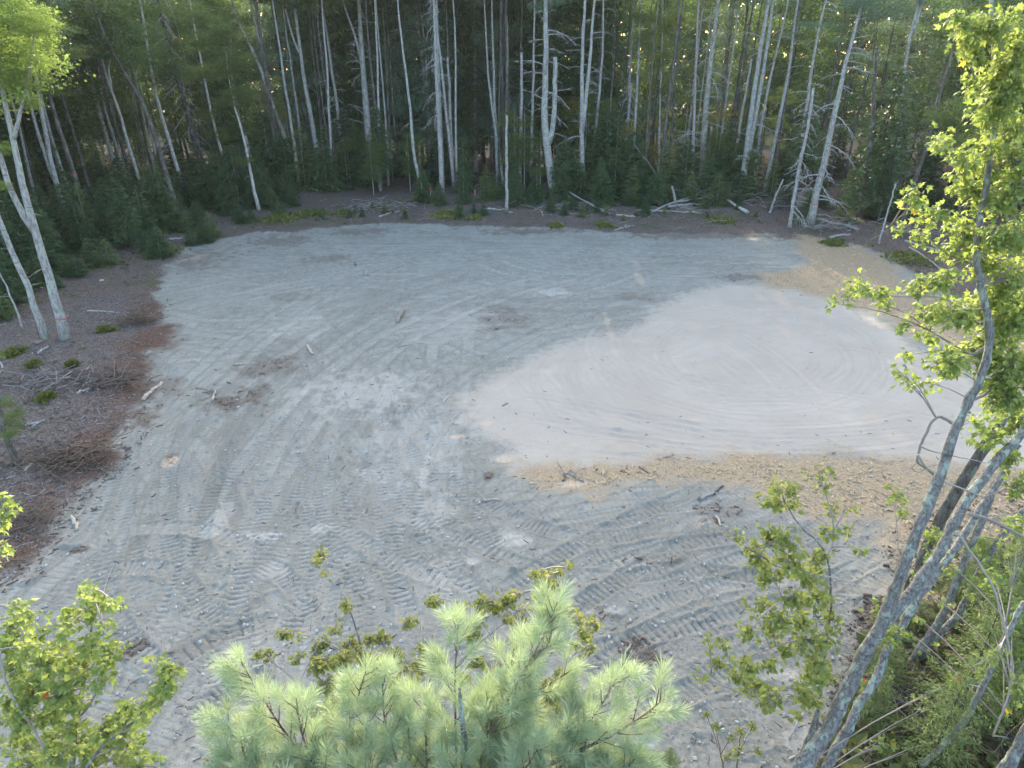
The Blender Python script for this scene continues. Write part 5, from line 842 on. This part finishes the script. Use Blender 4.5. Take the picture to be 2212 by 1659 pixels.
for k, (nm, lab, p0, p1, w_, mt, kw) in enumerate([
    ('log', 'pale split log lying on the dirt near the left edge', (310, 868), (350, 830), 9, 'log', dict(tip=.8)),
    ('stick', 'upright looking pale stick beside the dark root hole, left', (460, 866), (463, 845), 5, 'log', {}),
    ('stick', 'thin stick pointing into the dark root hole, left', (423, 840), (457, 845), 4, 'twig', {}),
    ('log', 'pale tapered log stub alone on the dirt, upper middle', (858, 699), (868, 674), 8, 'log', dict(tip=1.1)),
    ('stick', 'short stub above and left of the tapered log stub', (791, 598), (791, 586), 5, 'log', {}), ('stick', 'tiny brown stub second above the tapered log stub', (769, 575), (767, 567), 6, 'rot', {}),
    ('stick', 'brownish stick by the red brown patch end, left of centre', (665, 750), (674, 766), 6, 'log', {}), ('log', 'short grey log in the upper left corner of the dirt', (459, 545), (483, 549), 6, 'log', {}),
    ('twig', 'curved thin twig right of the tapered log stub', (858, 749), (917, 741), 3, 'twig', dict(bend=.08)), ('stick', 'forked pale stick at the left tip of the gravel pad', (957, 871), (971, 851), 4, 'log', dict(forks=[(.4, .2, .35)])),
    ('stick', 'long thin stick along the red brown patch, left of centre', (502, 791), (557, 786), 3, 'log', {}), ('board', 'long pale strip of wood on the far edge of the dirt', (907, 497), (949, 501), 4, 'log', dict(bend=0)),
    ('log', 'grey log piece in the lower left tracks above the maple top', (153, 1116), (168, 1144), 8, 'log', dict(tip=.9)), ('stick', 'slanted brown stick in the left tracks', (440, 1043), (462, 1001), 4, 'log', {}),
    ('stick', 'pale stick by the small sprout at the left border', (57, 1021), (97, 981), 5, 'log', {}), ('stick', 'grey stick in the slash, lower of two close ones on the left', (170, 856), (200, 843), 6, 'dead', {}), ('stick', 'grey stick in the slash, upper of two close ones on the left', (180, 840), (202, 828), 6, 'dead', {}),
    ('stick', 'long grey branch in the slash right of the pink banded trunk', (190, 676), (257, 680), 4, 'dead', dict(bend=.06, forks=[(.5, .8, -.5)])), ('twig', 'short standing twig in the tracks under the root hole', (447, 898), (448, 878), 3, 'twig', {}),
    ('stick', 'pale thin stick in the swirl left of the wood chip band', (967, 1036), (985, 1021), 3, 'log', {}), ('stick', 'grey stick left of the pale one in the swirl by the chip band', (927, 1041), (944, 1033), 3, 'twig', {}), ('stick', 'thin curved stick below the brown root clump', (1044, 1083), (1082, 1080), 4, 'log', dict(bend=.08, forks=[(.2, -.2, .4)])),
    ('log', 'grey bent log at the top end of the lower right tracks', (1515, 1080), (1542, 1066), 7, 'dead', {}), ('stick', 'dark stick leaning over the bent log, lower right', (1543, 1070), (1560, 1050), 5, 'rot', {}), ('log', 'brown split log by the lower right tracks', (1548, 1117), (1558, 1139), 6, 'log', {}), ('stick', 'dark sliver beside the brown split log', (1541, 1119), (1547, 1131), 5, 'rot', {}),
    ('log', 'short brown stub on the reddish soil right of the near pine', (1354, 1406), (1363, 1391), 6, 'log', {}), ('log', 'dark flat log piece in the middle of the lower right tracks', (1370, 1206), (1388, 1210), 5, 'rot', {}),
    ('stick', 'forked dark stick poking up on the chip band', (1260, 1042), (1228, 1022), 5, 'twig', dict(forks=[(.5, .4, .5, .3), (.7, .2, -.5, .2)])), ('twig', 'thin branch lying on the lower edge of the gravel pad', (1420, 993), (1450, 984), 3, 'twig', dict(forks=[(.6, .3, -.4)])), ('twig', 'small dark twig on the gravel pad, left part', (1085, 877), (1097, 872), 4, 'twig', {}),
    ('stick', 'dark forked twig on the far dirt, upper right', (1279, 548), (1290, 538), 3, 'twig', dict(forks=[(.4, .5, .4)])), ('stick', 'dark root end on the chip band, middle', (1380, 1012), (1400, 1023), 5, 'rot', {}), ('twig', 'brown root poking from the chip band, left end', (1215, 1040), (1230, 1020), 5, 'rot', dict(forks=[(.5, .3, .4, .2)])),
    ('log', 'grey stick lying across the small brown hollow left', (57, 925), (92, 915), 5, 'dead', {}), ('log', 'broken pale branch at the left border', (3, 790), (10, 816), 5, 'dead', dict(bend=.1)), ('stick', 'whitish chunk of wood in the slash under the left trunks', (85, 770), (103, 756), 6, 'dead', {}), ('stick', 'thick pale stub between the feet of the left trunks', (80, 746), (92, 740), 8, 'log', {}),
    ('stick', 'pale branch at the edge of the left understory', (366, 522), (394, 517), 5, 'dead', {}), ('stick', 'long thin grey branch across the left bank', (70, 925), (98, 912), 4, 'dead', {}), ('stick', 'pale stick behind the moss on the far bank', (820, 471), (862, 458), 4, 'dead', {}), ('log', 'low grey log at the foot of the sawn off pole', (1045, 455), (1090, 456), 5, 'dead', dict(bend=.03)), ('twig', 'short pale stick on the far bank right of the pole', (1168, 460), (1176, 472), 4, 'log', {}),
    ('fallen_tree', 'long white fallen birch slanting down to the far bank', (1616, 464), (1466, 394), 6, 'birch', dict(z1=1.6, tip=.6, bend=.02)), ('fallen_tree', 'pale fallen trunk left of the log pile', (1315, 468), (1203, 427), 5, 'dead', dict(z1=.9, tip=.6, bend=.01)), ('log', 'long level log at the front of the log pile', (1373, 459), (1516, 463), 5, 'log', dict(bend=.01, tip=.8)), ('log', 'upper slanting branch of the log pile', (1443, 455), (1546, 442), 5, 'dead', dict(lift=.2, bend=.04)), ('log', 'reddish log left of the log pile', (1290, 455), (1332, 459), 4, 'log', {}), ('log', 'short rotten log in front of the log pile', (1330, 469), (1371, 472), 5, 'log', {}), ('log', 'thin branch crossing the log pile', (1410, 466), (1500, 435), 4, 'dead', dict(lift=.1, z1=.5)), ('stick', 'short leaning stub at the log pile', (1394, 470), (1402, 458), 5, 'dead', {}), ('log', 'thin grey log resting on the pile, top', (1450, 448), (1560, 436), 4, 'dead', dict(lift=.3, z1=.4, bend=.03)),
    ('fallen_tree', 'grey fallen pole right of the leaning pine foot', (1756, 482), (1854, 501), 6, 'dead', dict(lift=.2, bend=.01)), ('log', 'short grey log on the brush right of the leaning pine', (1793, 517), (1835, 510), 6, 'dead', {}), ('stick', 'thin branch on the bank under the log pile', (1328, 498), (1367, 490), 4, 'dead', dict(forks=[(.6, .8, .5)])),
    ('stick', 'pale crossing branch in the shaded hollow at the right', (1950, 540), (2050, 560), 5, 'dead', dict(lift=.5, z1=.2, bend=.05)), ('stick', 'second pale branch in the shaded hollow at the right', (1960, 548), (2040, 592), 4, 'dead', dict(lift=.3, bend=.03)),
    ('log', 'fallen grey pole in the brush behind the kinked birch', (590, 390), (690, 415), 6, 'dead', dict(lift=.6, bend=.02)), ('log', 'thin fallen pole among the left firs', (255, 456), (280, 468), 5, 'dead', dict(lift=.3)),
    ('log', 'dark forked log in the litter under the bent lichen stem', (1925, 1430), (1990, 1405), 12, 'rot', dict(forks=[(.3, .3, -.25)])), ('stick', 'pale cut stick on the litter, lower right', (1910, 1450), (1948, 1480), 5, 'log', {}), ('stick', 'thin stake like stick at the dirt edge near the poplar', (1706, 1598), (1728, 1562), 5, 'twig', dict(z1=.25)), ('stick', 'small bark piece at the bottom edge near the big maple foot', (1706, 1640), (1728, 1632), 6, 'log', {}),
    ('twig', 'bare bent twig in the lower left tracks', (225, 1290), (240, 1215), 2, 'twig', dict(bend=.05)),
]): stick(nm, lab, nm.replace('_', ' '), p0, p1, w_, mt, seed=700 + k, **kw)
# root clump and stones
def rock_mesh(seed, mat, flat=.6):
    r = np.random.default_rng(seed); n = 8; V = []; rings = [(.0, .25), (.35, .9), (.75, .75), (1.0, .3)]
    for z, q in rings:
        th = np.arange(n) / n * 6.283; rr_ = q * (.8 + .4 * r.random(n)); V.append(np.stack([rr_ * np.cos(th), rr_ * np.sin(th), np.full(n, z * flat) + .08 * r.normal(size=n)], -1))
    V = np.concatenate(V); F = [np.array([[i * n + j, i * n + (j + 1) % n, (i + 1) * n + (j + 1) % n, (i + 1) * n + j] for i in range(3) for j in range(n)]), np.arange(n)[None, ::-1], np.arange(n)[None] + 3 * n]
    return MB().add(V, F, r.random()).mesh('stone', M[mat])
ROCK = [rock_mesh(s, 'rock') for s in range(4)]; CLOD = [rock_mesh(s + 9, 'rot', .5) for s in range(2)]
for k, (px, py, w_, lab, dk) in enumerate([(514, 866, 10, 'white stone under the dark root hole, left', 0), (515, 880, 8, 'pale stone lower of the pair by the root hole, left', 0), (1104, 462, 12, 'white boulder behind the mossy patch on the far bank', 0), (518, 708, 6, 'small white stone in the upper left dirt', 0), (1020, 1218, 14, 'whitish flat stone in the tracks above the near pine', 0), (1062, 1180, 9, 'pale cobble in the middle tracks', 0), (900, 955, 5, 'little pale stone in the middle of the dirt', 0), (1340, 1425, 10, 'white cobble on the reddish soil right of the near pine', 0), (1395, 1450, 16, 'flat pale stone right of the near pine', 0), (1836, 1328, 12, 'brown rock at the dirt edge by the big near maple', 0), (384, 1106, 6, 'small white stone in the left tracks', 0), (180, 1395, 0, '', 0), (1055, 1033, 16, 'dark red brown root clump in the swirl', 1), (535, 868, 14, 'dark clod by the root hole, left', 1), (465, 852, 16, 'black root clump at the left root hole', 1), (590, 443, 8, 'pale boulder in the left understory edge', 0), (220, 608, 14, 'pale bare rock among the left firs', 0), (1045, 1230, 8, 'small broken flat stone beside the whitish one', 0), (500, 1232, 9, 'pale stone on the left track ridge', 0), (545, 1255, 12, 'flat pale slab on the left tracks', 0), (1385, 1598, 26, 'pale slab of rubble at the bottom edge, upper piece', 0), (1372, 1630, 28, 'pale slab of rubble at the bottom edge, left piece', 0), (1408, 1612, 22, 'pale slab of rubble at the bottom edge, right piece', 0), (1262, 1170, 9, 'lone pale cobble in the lower middle tracks', 0)]):
    if not w_: continue
    g = G(px, py); s_ = w_ * mpp(g) / 2; o = link('clod' if dk else 'stone', (CLOD if dk else ROCK)[k % (2 if dk else 4)], None, loc=(g[0], g[1], HZ(g[0], g[1]) - s_ * .2)); o.scale = (s_, s_ * .8, s_ * (.5 if 'slab' in lab or 'flat' in lab else .8)); o.rotation_euler.z = k * 1.3; o['label'] = lab; o['category'] = 'clod' if dk else 'stone'
# pink topped survey stakes
for k, (px, py, top, lab) in enumerate([(931, 441, 407, 'pink topped survey stake left of two on the far bank'), (1026, 436, 410, 'pink topped survey stake right of two on the far bank')]):
    g = G(px, py); h = at(px, top, g[1])[2]; root = thing('survey_stake', (g[0], g[1], HZ(g[0], g[1]) - .05), lab, 'stake')
    link('post', MB().tube([[0, 0, 0], [.02, 0, h]], .03, 4).mesh('post', M['dead']), root); link('flagging_tape', MB().add([[-.07, -.04, h - .30], [.07, -.05, h - .33], [.06, -.04, h], [-.06, -.035, h + .02], [-.07, .04, h - .30], [.07, .05, h - .33], [.06, .04, h], [-.06, .035, h + .02]], [np.array([[0, 1, 2, 3], [7, 6, 5, 4], [0, 4, 5, 1], [1, 5, 6, 2], [2, 6, 7, 3], [3, 7, 4, 0]])]).mesh('flagging_tape', M['pink']), root)
# moss cushions: many short blades on a low mound
for k, (px, py, rx, ry, lab) in enumerate([(600, 480, 48, 14, 'yellow green mossy hummock left of the far bank'), (668, 468, 38, 12, 'bright mossy hummock right beside the left one'), (740, 466, 22, 8, 'small moss patch by the kinked birch bank'), (965, 470, 42, 13, 'large olive moss mound on the far bank'), (1025, 475, 16, 6, 'little moss patch right of the large olive mound'), (1305, 490, 20, 6, 'bright moss patch below the pale fallen trunk'), (1200, 492, 16, 5, 'faint moss patch on the middle far bank'), (1560, 480, 30, 10, 'dull green tuft patch under the white fallen birch'), (101, 866, 14, 11, 'bright green moss cushion in the left slash'), (75, 798, 12, 8, 'smaller moss cushion above the bright one, left slash'), (230, 718, 20, 6, 'green moss strip beside the pink banded trunk'), (157, 797, 8, 6, 'tiny moss cushion in the left slash'), (30, 770, 18, 14, 'olive weeds at the left border'), (350, 548, 40, 16, 'dark mossy bank at the left edge of the firs'), (1800, 525, 26, 8, 'dull moss by the grey poles, right'), (1960, 565, 44, 22, 'brownish green weeds at the rim of the shaded hollow'), (440, 505, 18, 6, 'small yellow moss patch at the upper left dirt edge')]):
    g = G(px, py); ex = abs(G(px + rx, py)[0] - g[0]); ey = abs(G(px, py - ry)[1] - g[1]) * .8; r = np.random.default_rng(800 + k); n = 700
    q = r.normal(size=(n, 2)) * .42; zz = .22 * np.exp(-(q ** 2).sum(1) * 2) * min(ex, ey, 1.2); P = np.stack([q[:, 0] * ex, q[:, 1] * ey, zz], -1); P[:, 2] += [HZ(g[0] + a, g[1] + b) for a, b in P[:, :2]]
    D = r.normal(size=(n, 3)) * [.8, .8, .4] + [0, 0, .6]; mb = MB(); mb.scatter(*DIAMOND, frames(D, r.random(n) * 6) * (.16 * (.5 + r.random(n)))[:, None, None], P, r.random(n))
    o = link('moss_patch', mb.mesh('moss_patch', M['moss']), None, loc=(g[0], g[1], 0)); o['label'] = lab; o['category'] = 'moss'
# brush: heaps of fine dead twigs
def heap(px, py, rx, h, n, lab, mat='twig', seed=0):
    g = G(px, py); ex = abs(G(px + rx, py)[0] - g[0]); r = np.random.default_rng(seed); mb = MB()
    for k in range(n):
        c = r.normal(size=3) * [ex * .5, ex * .3, 0]; c[2] = abs(r.normal()) * h * .5 + .05; a = r.random() * 3.14; L = r.uniform(.5, 1.8); d = np.array([math.cos(a), math.sin(a), r.normal() * .25]); u = np.linspace(-.5, .5, 5)[:, None]
        mb.tube(c + d * L * u + r.normal(size=(5, 3)) * .03 + np.array([0, 0, -.2]) * (u ** 2), r.uniform(.006, .022) * (.5 if py > 1000 else 1), 3, r.random())
    o = link('brush_pile', mb.mesh('brush_pile', M[mat], True), None, loc=(g[0], g[1], HZ(g[0], g[1])), kind='stuff'); o['label'] = lab; o['category'] = 'brush pile'
heap(1560, 440, 80, 1.2, 150, 'heap of fine grey twigs behind the white fallen birch', seed=1); heap(1800, 500, 60, .7, 90, 'grey brush beside the leaning pine foot', seed=2); heap(660, 400, 40, 1.3, 80, 'twiggy brush heap at the kinked birch foot', seed=3); heap(1960, 510, 50, 1.0, 70, 'dead branches tangled in the shaded hollow', seed=4); heap(1480, 458, 50, .4, 60, 'broken branches heaped along the log pile', seed=5); heap(1700, 455, 50, .9, 60, 'grey twig tangle left of the small dead spruce', seed=6); heap(820, 450, 90, .3, 80, 'scattered grey sticks on the bank under the big bare pine', seed=7); heap(1220, 455, 90, .3, 80, 'scattered grey sticks on the bank right of the pole', seed=8); heap(1980, 1520, 160, .3, 130, 'dead twigs littering the ground under the near maples', 'slash', 9); heap(2100, 1600, 160, .3, 130, 'dry stems and twigs in the lower right corner', 'brown', 10)
# loose litter: thousands of twigs, chips and stones too small to tell apart
heap(250, 830, 60, .35, 90, 'dark roots and torn sticks along the left soil bank', 'rot', 11); heap(150, 1000, 90, .3, 130, 'brown roots and bark heaped on the left bank', 'brown', 12); heap(60, 1130, 60, .3, 70, 'dark tangled roots at the lower left edge of the dirt', 'rot', 13); heap(300, 700, 40, .35, 60, 'brown torn roots at the upper end of the left bank', 'brown', 14); heap(110, 830, 90, .2, 90, 'grey slash sticks in the middle of the left bank', 'slash', 15)
heap(900, 462, 260, .25, 170, 'grey sticks scattered over the left half of the far bank', 'slash', 21); heap(1400, 470, 260, .25, 170, 'grey sticks scattered over the right half of the far bank', 'slash', 22)
rr = random.Random(41)
for k in range(44):
    px = rr.uniform(560, 1700); py = rr.uniform(446, 478); g = G(px, py); fir_thing(g[0], g[1], rr.uniform(.5, 1.3), rr.uniform(1.2, 1.8), FIRC[k % 9], 'seedling fir on the bank along the far side of the clearing', 'seedling firs on the far bank', 5, 'deep')
def litter(name, n, test, size, mat, seed, thick=.25, lab=None, tilt=.2, box=None):
    r = np.random.default_rng(seed); P = []; 
    px = r.uniform(-100, 2300, n * 4); py = r.uniform(440, 1700, n * 4)
    for a, b in zip(px, py):
        g = G(a, b)
        if g[1] > 62: continue
        i = min(int(np.searchsorted(ys, g[1])), len(ys) - 1); j = int(round((g[0] / (6 + .8 * ys[i]) + 1) / 2 * (NX - 1)))
        if 0 <= j < NX and test(i, j, r): P.append((g[0], g[1], H[i, j]))
        if len(P) >= n: break
    P = np.array(P); n = len(P); D = r.normal(size=(n, 3)) * [1, 1, tilt]; sc = size * (.35 + 1.3 * r.random(n) ** 2)
    tv = np.array([[-.5, -.5, 0], [.5, -.5, 0], [.5, .5, 0], [-.5, .5, 0], [-.4, -.3, 1], [.4, -.3, 1], [.4, .3, 1], [-.4, .3, 1]]) * np.array([1, thick, thick * .8]); tf = [np.array([[4, 5, 6, 7], [0, 1, 5, 4], [1, 2, 6, 5], [2, 3, 7, 6], [3, 0, 4, 7]])]
    if box: tv, tf = DIAMOND; D[:, 2] = abs(D[:, 2]); P[:, 2] += .05
    mb = MB(); mb.scatter(tv, tf, frames(D, r.normal(size=n) * .3) * sc[:, None, None], P, r.random(n)); o = link(name, mb.mesh(name, M[mat]), kind='stuff'); o['label'] = lab; o['category'] = name.replace('_', ' ')
litter('pebbles', 2600, lambda i, j, r: dpad[i, j] > .3 and dsand[i, j] < 0 and dchip[i, j] < 0 and r.random() < .12 + .8 * pale[i, j] + .5 * rut[i, j], .05, 'rock', 1, .75, 'small pale stones strewn over the tracked dirt')
litter('wood_chips', 16000, lambda i, j, r: dchip[i, j] > -.5 and r.random() < .3 + dchip[i, j], .10, 'chip', 2, .35, 'pale wood chips spread in bands round the gravel pad')
litter('slash', 11000, lambda i, j, r: (dduff[i, j] > -.6 and dpad[i, j] < .6) or (dpad[i, j] < .3 and ys[i] > 46), .17, 'slash', 3, .11, 'grey shredded wood and sticks on the left and far banks', .3)
litter('brown_litter', 8000, lambda i, j, r: (dduff[i, j] > -.8 and dpad[i, j] < 1.2) or stain[i, j] > .3 or (dpad[i, j] < .3 and ys[i] > 47), .14, 'brown', 4, .18, 'red brown bark and root litter on the banks', .3)
litter('dry_leaves', 5000, lambda i, j, r: dpad[i, j] < .3 and dduff[i, j] < 0 and ys[i] < 30, .09, 'brown', 5, .5, 'brown fallen leaves under the near maples', .5)
litter('low_plants', 9000, lambda i, j, r: dpad[i, j] < -.2 and (dduff[i, j] < -.4 or r.random() < .06) and fbm(np.array([X[i, j] * .5]), np.array([ys[i] * .5]), 77, 3)[0] + r.random() * .2 > .55, .22, 'lowgreen', 7, .5, 'low green ground plants along the banks of the clearing', .6, True)
litter('soil_clods', 6000, lambda i, j, r: dpad[i, j] > -.2 and dsand[i, j] < -.2 and r.random() < .15 + rut[i, j] * 1.5 + stain[i, j], .022, 'soil', 8, .8, 'crumbled clods of soil along the machine tracks', .6)
litter('dirt_twigs', 2400, lambda i, j, r: dpad[i, j] > .2 and r.random() < (.25 if dsand[i, j] > 0 else .6), .12, 'rot', 6, .12, 'dark splinters and twigs scattered over the clearing', .15)

# ------------------------------------------------------------------ say of each tree and fir of the woods which one it is
bpy.context.view_layer.update()
import re
EDGE = [(o, np.array(o.location)) for o in S.objects if o.parent is None and o.get('category') in ('tree', 'dead tree', 'snag') and not o.get('group') and o.location.y > 20]
def alias(l):
    l = re.split(r' (?:with|carrying|in|from|standing|passing|seen|bending|splitting|forking|rising|thick|lined|tilting|leaning|half|behind|at|close|bristling|right|left|deep|filling|beside|beneath|parting|crossing|propped|next|between|curving|before|around) |, ', l)[0]
    return l if len(l.split()) > 2 else None
AL = [(alias(o['label']), p) for o, p in EDGE]; from collections import Counter, defaultdict
cnt_ = Counter(a for a, p in AL); AL = [(a, p) for a, p in AL if a and cnt_[a] == 1]
def scr(p): d = p[1] * CT + (CAM_H - p[2]) * ST; return p[0] / d
def relabel(group, nounf):
    by = defaultdict(list)
    for o in S.objects:
        if o.parent is None and o.get('group') == group:
            p = np.array(o.location); a, q = min(AL, key=lambda t_: abs(scr(t_[1]) - scr(p)) * 40 + .25 * np.linalg.norm(t_[1][:2] - p[:2]))
            dx = scr(p) - scr(q); rel = ('behind' if p[1] > q[1] + 1 else 'in front of') if abs(dx) < .012 else ('to the right of' if dx > 0 else 'to the left of')
            if abs(dx) >= .012 and p[1] > q[1] + 6: rel = 'far behind, ' + ('right of' if dx > 0 else 'left of')
            by[(nounf(o), rel, a)].append(o)
    for (n_, rel, a), os_ in by.items():
        os_.sort(key=lambda o: o.location.y); words = {1: [''], 2: ['nearer ', 'farther '], 3: ['nearest ', 'middle ', 'farthest ']}.get(len(os_))
        for k, o in enumerate(os_): o['label'] = ((words[k] if words else '') + n_ + ' ' + rel + ' the ' + a)
def firword(o):
    h = [c for c in o.children if c.name.startswith('trunk')][0].matrix_basis.to_scale().z
    return 'low young fir' if h < 1.9 else 'waist high bushy fir' if h < 2.6 else 'mid sized young fir' if h < 3.8 else 'tall young fir'
def treeword(o):
    n_ = sum(c.name.startswith('crown') for c in o.children); return ('leafy ' if n_ > 4 else 'bare stemmed ') + ('pine' if o.name.startswith('pine') else 'hardwood')
relabel('young firs along the far side', firword); relabel('dark firs in the left understory', lambda o: firword(o).replace('fir', 'shaded fir'))
for g_, w_ in (('trees of the far woods', ''), ('trees of the left woods', 'dim '), ('trees of the right woods', 'dark ')): relabel(g_, lambda o: w_ + treeword(o))
relabel('young maples among the far trunks', lambda o: 'light green young maple')
relabel('seedling firs on the far bank', lambda o: 'seedling fir on the bank')
relabel('sunlit saplings in the far woods', lambda o: 'sunlit yellowing sapling')
